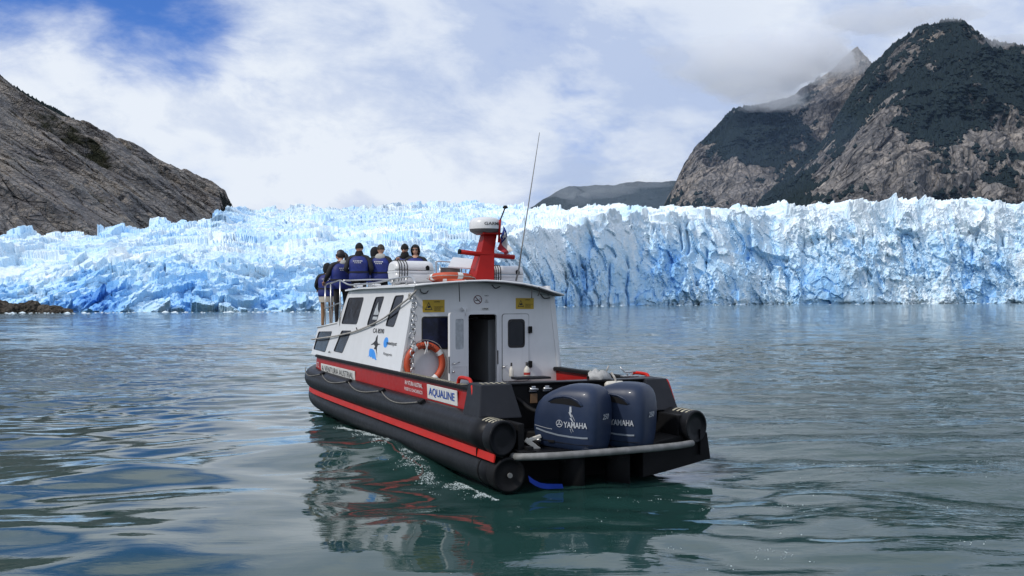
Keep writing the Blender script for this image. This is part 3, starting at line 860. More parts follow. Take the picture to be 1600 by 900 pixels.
M_ropedk = paint('weathered_rope', (0.20, 0.19, 0.17), 0.9, var=0.4, scale=20)
M_dkrope = paint('dark_rope', (0.03, 0.03, 0.032), 0.9, var=0.3)
M_yellow = paint('yellow_sign', (0.50, 0.33, 0.02), 0.5, var=0.1)
M_ink = paint('black_ink', (0.012, 0.012, 0.014), 0.6)
M_blueink = paint('blue_ink', (0.012, 0.07, 0.36), 0.5)
M_ltblue = paint('light_blue_ink', (0.03, 0.28, 0.80), 0.5)
M_whiteink = paint('white_ink', (0.74, 0.74, 0.74), 0.5)
M_redink = paint('red_ink', (0.10, 0.02, 0.03), 0.5)
M_plate = paint('white_plate', (0.66, 0.66, 0.63), 0.4, var=0.08, grime=((0.4, 0.38, 0.33), 0.3))
M_cowl = paint('dark_blue_cowl', (0.017, 0.029, 0.064), 0.42, var=0.2, coat=0.06, spec=0.3, grime=((0.035, 0.048, 0.08), 0.5), scale=1.5)
M_silver = paint('silver_decal', (0.50, 0.52, 0.55), 0.4, metal=0.3, var=0.1)
M_greydecal = paint('grey_decal', (0.20, 0.23, 0.27), 0.4, var=0.1)
M_interior = paint('cabin_lining', (0.26, 0.27, 0.28), 0.6, var=0.1)
M_dark = paint('dark_upholstery', (0.02, 0.02, 0.022), 0.7)
M_roofu = paint('roof_shade_radar_grey', (0.10, 0.105, 0.11), 0.6, var=0.2)  # roof sheet: shade put into the colour; radar base: its own grey
M_cream = paint('cream_tape', (0.45, 0.41, 0.30), 0.7, var=0.2)
M_fender = paint('cream_plastic', (0.62, 0.59, 0.52), 0.5, var=0.1)
M_cloth = paint('pale_cloth', (0.42, 0.42, 0.41), 0.9, var=0.2, scale=12, bump=0.3)
M_redseat = paint('red_seat_cover', (0.22, 0.015, 0.015), 0.7)

# ================================================================== TOUR BOAT (x to starboard, y to the bow, z up; water at z = 0)
BA = math.atan(691 / 1600.0)
BLOC = Vector((1.41, 14.61, 0.0))
boat = empty('tour_boat', BLOC, (0, 0, BA))
tag(boat, 'white, red and black tour boat with twin blue outboard motors, heading for the ice front', 'boat')
BM = Matrix.Translation(BLOC) @ Matrix.Rotation(BA, 4, 'Z')
def on_boat(p): return BM @ Vector(p)

KT = 0.29 / 1.6
def side(y, z, d=0.0):                     # port cabin side, leaning in; d = depth into the boat
    return Vector((-1.6 + KT * (z - 1.3) + d, y, z))
SU, SV = (0, -1, 0), (KT, 0, 1)            # reading direction and up on that side

# --- flotation: two tubes a side
def tube_path(x, z, yend, rake, s):
    return [(s * x, 0.12 if z > .5 else 0.0, z), (s * x, 3, z), (s * x, 6, z), (s * x, 9, z + rake * .02), (s * x, 10.8, z + rake * .12), (s * (x - .03), 11.7, z + rake * .3), (s * (x - .22), 12.5, z + rake * .55), (s * (x - .58), 13.1, z + rake * .8), (s * (x - 1.1), yend - .12, z + rake), (0, yend, z + rake * 1.02)]
for s, xu, xl in ((-1, 1.68, 1.59), (1, 1.42, 1.40)):
    up = MB().tube(smooth_path(tube_path(xu, .74, 13.55, .10, s), 5), .24, 28).build('flotation_tube', M_black, boat)
    zl = .235
    lo = MB().tube(smooth_path([q if q[1] > 4 else (q[0], max(q[1], 1.5 if s > 0 else 0), .235 + (zl - .235) * (1 - q[1] / 4)) for q in tube_path(xl, .235, 13.3, .30, s)], 5), .235, 28).build('flotation_tube', M_black, boat)
    for par, xx, zz, r in ((up, xu, .74, .232), (lo, xl, zl, .230)):
        m = MB()
        shear = Matrix(((1, 0, 0, 0), (.36 if par is up else 0, 1, 0, 0), (0, 0, 1, 0), (0, 0, 0, 1)))
        m.lathe([(r + .009, .24), (r + .010, .0), (r + .004, -.014), (r - .030, -.016), (r - .034, -.002), (r * .5, .001), (0, .001)],
                Matrix.Translation((s * xx, -.002 + (1.5 if s > 0 and par is lo else 0), zz)) @ shear @ Matrix.Rotation(R(-90), 4, 'X'), 36)
        m.build('end_cap', M_black if par is up else M_blackmat, par)
    for y in (.22, 1.02) if s < 0 else (.2,):
        pass
    # non-slip tapes over the aft end of the upper tube
    for k in range(4):
        m = MB(); y0 = .06 + k * .115
        ring = lambda y: [(s * xu + (.2415) * math.sin(t), y, .74 + .2415 * math.cos(t)) for t in np.linspace(-.55, .55, 9)]
        m.loft([ring(y0), ring(y0 + .05)], close=False, caps=False)
        m.build('non_slip_tape', M_cream, up)
    if s < 0: MB().tube([(s * xl, .55, .235), (s * xl, .60, .235)], .242, 28).build('tube_band', M_blackmat, lo)
    if s < 0: MB().tube([(s * xl, -.022, .235), (s * xl, -.05, .235)], .035, 12).build('drain_plug', M_galv, lo)
    # dark filler between the tubes and the red stripe on it
    xs = xl + .21
    pth = [p for p in smooth_path(tube_path(xs, .475, 13.5, .14, s), 5)]
    m = MB(); m.loft([[(p.x, p.y, p.z + .22), (p.x, p.y, p.z - .16)] for p in [Vector((q.x * .93, q.y, q.z)) for q in pth]], close=False, caps=False)
    m.build('side_filler', M_black, boat)
    if s > 0: pth = [p for p in pth if p.y > 1.7]
    m = MB()
    m.loft([[(p.x - s * .02, p.y, p.z + .055), (p.x, p.y, p.z + .055), (p.x + s * .02, p.y, p.z - .055), (p.x, p.y, p.z - .055)] for p in pth], smooth=False)
    m.build('rubbing_stripe', M_stripe, boat)
    m = MB().box((s * (xs + .012), .62, .475), (.03, .012, .115)); m.build('stripe_joint', M_blackmat, boat)

m = MB(); m.loft([[(.55, y, .50), (1.10, y, .60), (1.66, y, .64), (1.72, y, .24), (1.0, y, .11), (.55, y, .04)] for y in (.06, 1.0, 2.0)], smooth=False); m.build('stern_skirt', M_blackmat, boat, bev=.015)
# --- hull between the tubes, decks
m = MB(); m.loft([[(x, y, z) for x, z in ((-1.5, .52), (x1_, .52), (x1_, -.12), (-1.5, -.12))] for y, x1_ in ((.95, 1.0), (1.5, 1.0), (1.55, 1.3), (11.5, 1.3))] + [[(x, 13.0, z) for x, z in ((-.7, .6), (.6, .6), (.6, .3), (-.7, .3))]], smooth=False)
m.build('hull', M_blackmat, boat, bev=.01)
def bul_path(s, dx=0.0, z=0.0):
    x = 1.6 + dx
    return [Vector(p) for p in smooth_path([(s * x, 1.22, z), (s * x, 4, z), (s * x, 8, z), (s * x, 11.0, z), (s * (x - .02), 11.7, z), (s * (x - .14), 12.35, z), (s * (x - .45), 12.85, z), (s * (x - .95), 13.15, z), (0, 13.25, z)], 5)]
m = MB(); deck = [(p.x, p.y) for p in bul_path(-1, -.05)] + [(p.x, p.y) for p in reversed(bul_path(1, -.05))][1:]
m.panel(deck, [], lambda u, v, d: (u, v, .96 - d), .05); m.build('deck', M_greybox, boat)
for s in (-1, 1):
    pb = [bul_path(s, d, 0) for d in (.03, 0.0, -.05, -.05)]
    m = MB(); zz = (.84, 1.275, 1.275, .84)
    m.loft([[(q[i].x, q[i].y, z) for q, z in zip(pb, zz)] for i in range(len(pb[0]))], smooth=False)
    bulwark = m.build('bulwark', M_red, boat)
    m = MB(); pp = [bul_path(s, d, 0) for d in (.045, .045, .03, -.10, -.115, -.115)]; zz = (1.272, 1.315, 1.335, 1.335, 1.315, 1.272)
    m.loft([[(q[i].x, q[i].y, z) for q, z in zip(pp, zz)] for i in range(len(pp[0]))], smooth=False)
    cap = m.build('gunwale_cap', M_blackmat, bulwark)
    m = MB(); pp = [bul_path(s, d, 0) for d in (.12, .13, .02, .02)]; zz = (.80, .86, .885, .80)
    m.loft([[(q[i].x, q[i].y, z) for q, z in zip(pp, zz)] for i in range(len(pp[0]))], smooth=False)
    m.build('ledge', M_black, boat)
    m = MB(); m.loft([[(s * 1.56, y, 1.27), (s * 1.56, y, .5), (s * 1.3, y, .5)] for y in (1.0, 11.8)], close=False, caps=False, smooth=False); m.build('topside', M_black, boat)
    # non-slip tapes on the cap
    if s < 0:
        m = MB()
        for k in range(26):
            y = 1.75 + k * .125
            m.face([(s * 1.63, y, 1.3365), (s * 1.63, y + .06, 1.3365), (s * 1.505, y + .11, 1.3365), (s * 1.505, y + .05, 1.3365)])
        m.build('non_slip_tape', M_cream, cap)
    for ps in ([(1.565, 2.05, 1.33), (1.565, 2.0, 1.41), (1.565, 1.90, 1.435), (1.565, 1.62, 1.435), (1.565, 1.52, 1.41), (1.565, 1.47, 1.33)],
               [(1.60, 1.26, 1.37), (1.66, 1.17, 1.36), (1.68, 1.12, 1.32), (1.70, .98, 1.03), (1.69, .97, .98), (1.62, 1.05, .93)]):
        dx = 0 if s < 0 else -.20
        m = MB().tube([(s * (a + dx), b - (0 if s < 0 else .25), c) for a, b, c in smooth_path(ps, 4)], .028, 10); m.build('grab_handle', M_stripe, boat)

# --- stern: corner boxes, transom wall, motor well, tow rail
for s, x0, x1 in ((-1, -1.78, -1.20), (1, 1.05, 1.52)):
    o_, i_ = (x0, x1) if s < 0 else (x1, x0)
    w_ = -.09 if s > 0 else .09
    m = MB(); m.loft([[(o_, .62, .93), (i_ + w_, .62, .93), (i_, .80, 1.40), (o_ + .10 * (1 if s < 0 else -1), .80, 1.40)], [(o_, 1.3, .93), (i_ + w_, 1.3, .93), (i_, 1.3, 1.405), (o_ + .10 * (1 if s < 0 else -1), 1.3, 1.405)]], smooth=False)
    bx_ = m.build('stern_box', M_greybox, boat, bev=.018)
    if s < 0:
        m = MB()
        for k in range(5):
            for j in range(2):
                m.face([(x0 + .14 + k * .085 + j * .03, .86 + j * .16, 1.4085), (x0 + .185 + k * .085 + j * .03, .86 + j * .16, 1.4085), (x0 + .21 + k * .085 + j * .03, .97 + j * .16, 1.4085), (x0 + .165 + k * .085 + j * .03, .97 + j * .16, 1.4085)])
        m.build('non_slip_tape', M_cream, bx_)
m = MB(); m.box((-.06, 1.00, .90), (2.75, .16, .97), bev=.02); transom = m.build('transom', M_blackmat, boat)
m = MB(); m.box((-.06, .98, 1.392), (2.62, .24, .03), bev=.012); m.build('transom_cap', M_black, transom)
for x in (-1.36, 1.22): MB().box((x, .55, .66), (.10, .9, .5), bev=.02).build('well_side', M_blackmat, boat)
m = MB(); m.box((-.07, .50, .50), (2.6, .95, .05), bev=.015); m.build('stern_step', M_black, boat)
m = MB(); m.tube(smooth_path([(-1.50, .10, .47), (-1.42, -.10, .485), (-.95, -.28, .50), (0, -.34, .515), (.8, -.26, .515), (1.27, -.08, .51), (1.36, .10, .49)], 6), .05, 14); tow = m.build('tow_rail', M_galv, boat)
m = MB(); m.box((-1.33, .05, .53), (.26, .22, .05), bev=.01).box((-1.28, .02, .58), (.1, .1, .05), bev=.01); m.build('rail_bracket', M_blackmat, tow)
for x in (-.95, -.77):
    pass
for x, px_ in ((-.82, 0), (-.60, 0)):
    m = MB(); m.box((x, .90, 1.29), (.12, .04, .05), bev=.012).box((x, .885, 1.335), (.07, .05, .04), bev=.012).tube([(x - .06, .87, 1.31), (x + .07, .87, 1.305)], .022, 10)
    m.build('stern_light', M_steel, boat)
m = MB(); m.box((-.80, .905, 1.17), (.11, .02, .14), bev=.006); m.build('stern_light_bracket', paint('bare_wood', (.16, .09, .045), .7), boat)
# cleat on the starboard quarter
m = MB(); m.tube([(.98, 1.35, 1.47), (1.26, 1.5, 1.47)], [.012, .02], 8).tube([(1.06, 1.4, 1.40), (1.06, 1.4, 1.47)], .018, 8).tube([(1.18, 1.46, 1.40), (1.18, 1.46, 1.47)], .018, 8).tube([(1.0, 1.36, 1.47), (.93, 1.4, 1.56)], .01, 6).box((1.12, 1.43, 1.405), (.28, .1, .02), bev=.006)
m.build('cleat', M_steel, boat)

# --- twin outboards
def make_motor(cx, first):
    y0 = .20
    def ring(t):
        # t from 0 (bottom) to 1 (crown)
        z = .52 + .90 * t
        return z
    prof = [  # z, half width, y front, y back, squareness
        (.50, .225, .38, -.49, 4.0), (.54, .27, .42, -.54, 5.0), (.64, .292, .445, -.56, 5.5), (.76, .302, .455, -.575, 6.0), (.90, .31, .45, -.585, 6.0), (1.04, .312, .43, -.59, 6.0),
        (1.16, .310, .38, -.585, 5.6), (1.25, .298, .30, -.575, 5.0), (1.325, .272, .18, -.55, 4.4), (1.38, .228, .06, -.51, 3.8), (1.415, .165, -.05, -.45, 3.2), (1.43, .09, -.14, -.36, 2.6)]
    rings = []
    for z, hw, yf, yb, e in prof:
        cy, hy = (yf + yb) / 2, (yf - yb) / 2
        rg = []
        for k in range(40):
            a = 2 * PI * k / 40
            c_, s_ = math.cos(a), math.sin(a)
            x = hw * math.copysign(abs(c_) ** (2 / e), c_); y = hy * math.copysign(abs(s_) ** (2 / e), s_)
            zz = z + (.035 * (y / hy) * (1 - (z - .5) / .95) if z < .8 else 0)     # lower edge dips aft
            rg.append((cx + x, y0 + cy + y, zz - (.05 * (1 if y > 0 else 0) * 0)))
        rings.append(rg)
    m = MB().loft(rings)
    mo = m.build('outboard_motor', M_cowl, boat)
    # crest ridge, side intake, trim line, badge
    for sx in (-1, 1):
        X = lambda y, z, d=0.0: (cx + sx * (np.interp(z, [q[0] for q in prof], [q[1] for q in prof]) + d), y0 + y, z)
        m = MB(); top = [X(y, z, .012) for y, z in ((.13, 1.185), (.05, 1.225), (-.08, 1.245), (-.2, 1.235), (-.30, 1.195), (-.36, 1.15))]; bot = [X(y, z, .006) for y, z in ((.12, 1.165), (.04, 1.165), (-.08, 1.16), (-.2, 1.15), (-.30, 1.135), (-.355, 1.13))]
        m.loft([[t_, b_] for t_, b_ in zip(top, bot)], close=False, caps=False); m.build('air_intake', M_blackmat, mo)
        m = MB(); m.tube([X(y, z, .004) for y, z in ((.16, 1.185), (.06, 1.245), (-.08, 1.268), (-.2, 1.257), (-.32, 1.21), (-.385, 1.15), (-.36, 1.135))], [.006, .014, .018, .018, .016, .010, .004], 8); m.build('intake_lip', M_cowl, mo)
        m = MB(); m.loft([[X(y, z + .012, .004), X(y, z - .012, .005)] for y, z in ((.36, .80), (.2, .755), (0, .72), (-.2, .705), (-.38, .70), (-.46, .705))], close=False, caps=False); m.build('trim_line', M_greydecal, mo)
        MB().tube([X(y, z, .001) for y, z in ((.43, .665), (.25, .64), (.0, .615), (-.25, .60), (-.48, .60), (-.53, .603))], .0045, 6).build('cowl_seam', M_blackmat, mo)
        MB().box(X(.12, .625, .006), (.014, .10, .035), bev=.004).build('cowl_latch', M_blackmat, mo)
        m = MB(); m.loft([[X(y, z + .004, .004), X(y, z - .004, .004)] for y, z in ((.38, .845), (.2, .81), (.1, .80))], close=False, caps=False); m.build('pin_stripe', M_silver, mo)
        if sx < 0:
            text('YAMAHA', M_silver, mo, X(-.275, .875, .006), (0, -1, 0), (0, 0, 1), .37, .082, bold=.022)
            m = MB(); cxy = X(-.02, .885, .006)
            for a in range(24):
                a0, a1 = 2 * PI * a / 24, 2 * PI * (a + 1) / 24
                P_ = lambda r, a: (cxy[0], cxy[1] + r * math.cos(a), cxy[2] + r * math.sin(a))
                m.face([P_(.052, a0), P_(.052, a1), P_(.043, a1), P_(.043, a0)])
            for a in range(3):
                b = PI / 2 + a * 2 * PI / 3
                P_ = lambda r, a: (cxy[0] - .001, cxy[1] + r * math.cos(a), cxy[2] + r * math.sin(a))
                m.face([P_(.012, b + .9), P_(.041, b + .12), P_(.041, b - .12), P_(.012, b - .9)])
            m.build('emblem', M_silver, mo)
        else:
            text('YAMAHA', M_silver, mo, X(-.12, .875, .006), (0, 1, 0), (0, 0, 1), .40, .082, bold=.022)
    if first:
        pts = [(-.20, 1.125), (-.205, 1.05), (-.185, .98), (-.215, .90), (-.235, .86)]
        m = MB(); Xn = lambda y, z, d: (cx - (np.interp(z, [q[0] for q in prof], [q[1] for q in prof]) + d), y0 + y, z)
        for y_, z_, y2, z2, w0, w1 in ((-.20, 1.13, -.20, 1.05, .014, .018), (-.185, 1.05, -.215, .98, .018, .010), (-.20, .97, -.25, .90, .016, .005), (-.22, 1.02, -.27, .93, .006, .002), (-.21, .84, -.24, .78, .006, .003), (-.19, .82, -.21, .76, .004, .002)):
            m.face([Xn(y_ + w0, z_, .005), Xn(y_ - w0, z_, .005), Xn(y2 - w1, z2, .005), Xn(y2 + w1, z2, .005)])
        m.build('scratched_paint', M_silver, mo)['kind'] = 'stuff'
    text('250', M_silver, mo, (cx - .02, y0 - .597, .985), (1, 0, 0), (0, 0, 1), .19, .075, bold=.02, shear=.3)
    m = MB().tube([(cx + .13 + .035 * math.cos(a), y0 - .592 + .035 - .03 * 0, 1.20 + .035 * math.sin(a)) for a in np.linspace(0, 2 * PI, 20)[:-1]], .006, 6, closed=True); m.build('emblem', M_silver, mo)
    m = MB(); m.loft([[(cx - .14 * math.cos(a) * 1, y0 - .20 + .0 + .26 * math.sin(a), z) for a in np.linspace(0, 2 * PI, 17)[:-1]] for z in (.54, .2, -.3)])
    m.bm.clear()
    m.loft([[(cx - .10 * math.cos(a), y0 - .05 + .2 * math.sin(a), z) for a in np.linspace(0, 2 * PI, 17)[:-1]] for z in (.56, .2, -.3)])
    m.tube([(cx, y0 - .1, .30), (cx, y0 + .25, .42), (cx, y0 + .95, .62)], .10, 10).box((cx, y0 + .62, .62), (.34, .5, .22), bev=.03).box((cx, y0 - .55, -.28), (.26, .5, .03))
    m.build('midsection', M_blackmat, mo)
    m = MB().tube(smooth_path([(cx - .05, y0 + .25, 1.0), (cx - .08, y0 + .55, 1.02), (cx - .1, y0 + .85, 1.2), (cx - .1, y0 + 1.06, 1.22)], 5), .035, 8); m.build('rigging_hose', M_blackmat, mo)
    # both engines are steered hard over
    turn = Matrix.Translation((cx, .75, 0)) @ Matrix.Rotation(R(35), 4, 'Z') @ Matrix.Translation((-cx, -.75, 0))
    for o in [mo] + list(mo.children):
        o.data.transform(turn)
    return mo
make_motor(-.845, True); make_motor(-.105, False)
m = MB(); m.box((-1.05, .36, .66), (.22, .05, .05), Matrix.Rotation(R(-15), 3, 'Y'), bev=.01).box((-1.10, .30, .58), (.07, .04, .26), Matrix.Rotation(R(-52), 3, 'Y'), bev=.01); m.build('steering_bracket', M_fender, boat)
m = MB(); m.tube([(-1.0, .42, .62), (-.3, .4, .64), (.6, .4, .64)], .03, 10); m.build('steering_rod', M_steel, boat)

# --- cabin
W1 = rpoly([(9.66, 2.695), (8.36, 2.70), (8.56, 2.12), (9.92, 2.105)], .09)
W2 = rpoly([(7.47, 2.70), (6.83, 2.71), (7.14, 2.11), (7.77, 2.11)], .09)
W3 = rpoly([(6.12, 2.72), (5.52, 2.73), (5.84, 2.12), (6.42, 2.13)], .09)
W4 = rpoly([(12.02, 1.88), (10.64, 1.92), (10.98, 1.42), (12.26, 1.44)], .08)
W5 = rpoly([(9.77, 1.96), (8.91, 1.98), (9.36, 1.47), (10.2, 1.48)], .08)
side_out = [(4.98, 1.30), (5.0, 2.90), (9.78, 2.86), (10.32, 2.12), (12.16, 1.97), (12.42, 1.31)]
def win_part(outline, fmap, par, name='window', gmat=None, rim=.022, proud=.006):
    """glass a little behind the skin with a rubber gasket round it"""
    cx_ = sum(p[0] for p in outline) / len(outline); cy_ = sum(p[1] for p in outline) / len(outline)
    L_ = max(p[0] for p in outline) - min(p[0] for p in outline)
    inn = []
    for p in outline:
        v = Vector((p[0] - cx_, p[1] - cy_)); inn.append((cx_ + v.x * (1 - rim * 2 / L_), cy_ + v.y * (1 - rim * 2.2 / L_)))
    m = MB(); m.panel([(cx_ + (p[0] - cx_) * 1.002, cy_ + (p[1] - cy_) * 1.002) for p in outline], [], lambda u, v, d: fmap(u, v, d + .008), .012)
    g = m.build(name, gmat or M_glass, par)
    m = MB(); m.panel(outline, [inn], lambda u, v, d: fmap(u, v, d - proud), .02); m.build('gasket', M_gasket, g)
    return g
m = MB(); m.panel(side_out, [W1, W2, W3, W4, W5], lambda u, v, d: side(u, v, d), .045)
port_wall = m.build('cabin_side_wall', M_white, boat)
for wl in (W1, W2, W3, W4, W5): win_part(wl, side, port_wall)
def stb(y, z, d=0.0): return Vector((1.62 - .12 * (z - 1.3) - d, y, z))
m = MB(); m.panel(side_out, [W1, W2, W3], lambda u, v, d: stb(u, v, d), .045)
stb_wall = m.build('cabin_side_wall', M_white, boat)
for wl in (W1, W2, W3): win_part(wl, stb, stb_wall)
# stickers seen through the second window
m = MB(); m.panel([(7.20, 2.60), (7.14, 2.45), (6.98, 2.34), (7.40, 2.34), (7.33, 2.46)], [], lambda u, v, d: side(u, v, -.002 + d * .001), 1); m.panel([(7.02, 2.30), (7.40, 2.30), (7.42, 2.24), (7.04, 2.24)], [], lambda u, v, d: side(u, v, -.002 + d * .001), 1)
m.build('window_sticker', M_frost, port_wall)
# brow and ledge lines of the side
m = MB(); m.tube([side(9.80, 2.885, -.01), side(4.96, 2.915, -.01)], .016, 8).tube([side(10.30, 2.125, -.008), side(12.2, 1.975, -.008)], .02, 8); m.build('brow', M_white, port_wall)
m = MB(); m.tube([side(10.45, 1.46, -.02), side(10.45, 1.44, -.05)], .02, 8); m.build('navigation_lamp', M_galv, port_wall)

aft_out = [(-1.595, 1.06), (1.66, 1.06), (1.66, 1.30), (1.52, 2.70), (1.05, 2.83), (.55, 2.925), (-.1, 2.965), (-.9, 2.94), (-1.31, 2.875), (-1.555, 1.5)]
WA = rpoly([(-1.18, 1.72), (-.62, 1.72), (-.62, 2.33), (-1.18, 2.33)], .07)
DOOR = rpoly([(-.27, 1.00), (.30, 1.00), (.30, 2.36), (-.27, 2.36)], .06)
DOOR = [(-.27, 1.075), (.30, 1.075)] + rpoly([(-.27, 1.0), (.30, 1.0), (.30, 2.36), (-.27, 2.36)], .06)[10:]
WH = rpoly([(.53, 1.72), (.88, 1.72), (.88, 2.265), (.53, 2.265)], .075)
aft = lambda u, v, d=0.0: Vector((u, 5.0 + d, v))
m = MB(); m.panel(aft_out, [WA, DOOR, WH], aft, .05)
aft_wall = m.build('cabin_aft_wall', M_white, boat)
win_part(WA, aft, aft_wall, gmat=M_glassrefl)
# hatch on the starboard side of the doorway
HAT = rpoly([(.41, 1.08), (.975, 1.08), (.975, 2.37), (.41, 2.37)], .06)
HATi = rpoly([(.422, 1.092), (.963, 1.092), (.963, 2.358), (.422, 2.358)], .055)
hatch = MB().panel(HATi, [WH], lambda u, v, d: aft(u, v, d - .014), .014).build('hatch', M_white, boat)
MB().panel(HAT, [HATi], lambda u, v, d: aft(u, v, d - .003), .003).build('hatch_seal', M_galv, hatch)
win_part(WH, lambda u, v, d: aft(u, v, d - .014), hatch, gmat=M_glass, rim=.024)
for z in (2.06, 1.40): MB().box((.985, 4.965, z), (.07, .05, .13), bev=.012).build('hinge', M_blackmat, hatch)
MB().tube([(.44, 4.985, 1.37), (.44, 4.93, 1.37)], .022, 10).tube([(.40, 4.925, 1.355), (.49, 4.925, 1.395)], .012, 8).build('knob', M_steel, hatch)
# door frame and the door, swung open against the wall
m = MB(); o_ = [(-.30, 1.075), (.345, 1.075)] + rpoly([(-.30, 1.0), (.345, 1.0), (.345, 2.40), (-.30, 2.40)], .07)[10:]
m.panel(o_, [DOOR], lambda u, v, d: aft(u, v, d - .022), .022); m.build('door_frame', M_white, aft_wall)
MB().box((.315, 4.968, 1.55), (.018, .02, .26), bev=.004).build('strike_plate', M_gasket, aft_wall)
dd = Vector((-.86, -.50, 0)).normalized()
dn = Vector((-dd.y, dd.x, 0)) * (1 if -dd.x * 0 + 1 else 1)      # door normal
dnn = Vector((dd.y, -dd.x, 0))
if dnn.y > 0: dnn = -dnn
def dmap(u, v, d): return Vector((-.285, 4.955, 0)) + dd * u + dnn * (-d) + Vector((0, 0, v))
DW = rpoly([(.13, 1.72), (.37, 1.72), (.37, 2.28), (.13, 2.28)], .05)
DO = rpoly([(0, 1.08), (.53, 1.08), (.53, 2.40), (0, 2.40)], .06)
door = MB().panel(DO, [DW], dmap, .045).build('door', M_white, boat)
MB().panel(DW, [], lambda u, v, d: dmap(u, v, d + .01), .01).build('door_pane', M_frost, door)
MB().panel(rpoly([(.02, 1.10), (.50, 1.10), (.50, 1.42), (.02, 1.42)], .03), [rpoly([(.05, 1.13), (.47, 1.13), (.47, 1.40), (.05, 1.40)], .02)], lambda u, v, d: dmap(u, v, d - .008), .008).build('door_rib', M_white, door)
MB().tube([dmap(.45, 1.47, -.01), dmap(.45, 1.47, -.05), dmap(.40, 1.475, -.06), dmap(.33, 1.49, -.06)], .011, 8).build('door_handle', M_steel, door)
MB().tube([dmap(.45, 1.32, 0), dmap(.45, 1.32, -.04)], .02, 8).build('lock_knob', M_steel, door)
MB().box(dmap(.534, 1.45, .02), (.012, .03, .30)).build('lock_plate', M_gasket, door)
MB().box((-.36, 4.95, 2.47), (.10, .08, .05), bev=.01).tube([(-.36, 4.92, 2.47), (-.36, 4.91, 2.34)], .014, 8).build('door_closer', M_white, aft_wall)
# interior seen through the doorway
MB().box((.55, 6.2, 1.65), (.5, 1.6, 1.2), bev=.01).build('cabinet', M_interior, boat)
MB().box((-.5, 6.6, 1.35), (.4, .45, .75), bev=.05).box((-.42, 6.85, 1.8), (.4, .12, .6), bev=.05).build('cabin_seat', M_redseat, boat)
MB().box((0, 9.5, 2.0), (2.6, .06, 1.5)).build('bulkhead', M_dark, boat)
MB().box((.05, 7.2, 1.01), (2.8, 4.3, .06)).build('cabin_floor', M_dark, boat)

# front: lower cabin top (the people's deck), its front, and the slope of the upper front
m = MB(); m.panel([(-1.46, 9.7), (-1.44, 12.1), (-1.1, 12.5), (1.1, 12.5), (1.44, 12.1), (1.5, 9.7)], [], lambda u, v, d: (u, v, 2.05 - .04 * (v - 9.7) - d), .06); m.build('upper_deck', M_white, boat)
m = MB(); m.loft([[(-1.56, 12.38, 1.30), (-1.2, 12.75, 1.30), (1.2, 12.75, 1.30), (1.56, 12.38, 1.30)], [(-1.47, 12.12, 1.99), (-1.1, 12.45, 1.99), (1.1, 12.45, 1.99), (1.5, 12.12, 1.99)]], close=False, caps=False, smooth=False); m.build('cabin_front_wall', M_white, boat)
m = MB(); m.loft([[(-1.46, 10.28, 2.08), (1.5, 10.28, 2.08)], [(-1.33, 9.76, 2.87), (1.42, 9.76, 2.87)]], close=False, caps=False, smooth=False); m.build('windscreen', M_glass, boat)
MB().box((.1, 10.75, 2.14), (2.1, 1.9, .24), bev=.03).build('step', M_white, boat)

# --- roof
rx = [(-1.46, 2.905), (-1.2, 2.93), (-.8, 2.965), (-.4, 2.99), (-.05, 3.0), (.3, 2.985), (.7, 2.945), (1.05, 2.88), (1.3, 2.805), (1.56, 2.735)]
def roof_ring(y, cut=0.0):
    return [(x, y, z) for x, z in rx] + [(x, y, z - .035) for x, z in reversed(rx)]
rr_ = [[(x * .985, y, z) for x, y, z in roof_ring(y)] for y in (4.63, 5.6, 7, 8.5)] + [[(x * .96, 9.78, z - .03) for x, y, z in roof_ring(9.78)]]
roof = MB().loft(rr_, smooth=False).build('roof', M_white, boat)
m = MB(); m.loft([[(x * .97, y, z - .04) for x, z in rx[4:]] for y in (4.66, 4.98)], close=False, caps=False); m.build('roof_shade_sheet', M_roofu, roof)  # dark sheet under the overhang, its grey is painted shade
m = MB(); m.tube([(x * .985, 4.625, z - .016) for x, z in rx], .02, 8); m.build('roof_edge', M_white, roof)
# cable loops and stains under the roof edge
for pts_ in ([(-1.22, 4.97, 2.83), (-1.20, 4.95, 2.77), (-1.12, 4.94, 2.75), (-1.06, 4.97, 2.80)], [(-.60, 4.60, 2.95), (-.59, 4.60, 2.72), (-.585, 4.60, 2.60)], [(.2, 4.98, 2.92), (.26, 4.95, 2.85), (.36, 4.96, 2.88)], [(1.0, 4.6, 2.87), (1.02, 4.62, 2.78), (.99, 4.62, 2.70)], [(.86, 4.6, 2.90), (.85, 4.6, 2.66)], [(1.2, 4.97, 2.74), (1.28, 4.95, 2.66), (1.40, 4.95, 2.67)]):
    MB().tube(smooth_path(pts_, 5), .009, 6).build('cable', M_dkrope, boat)

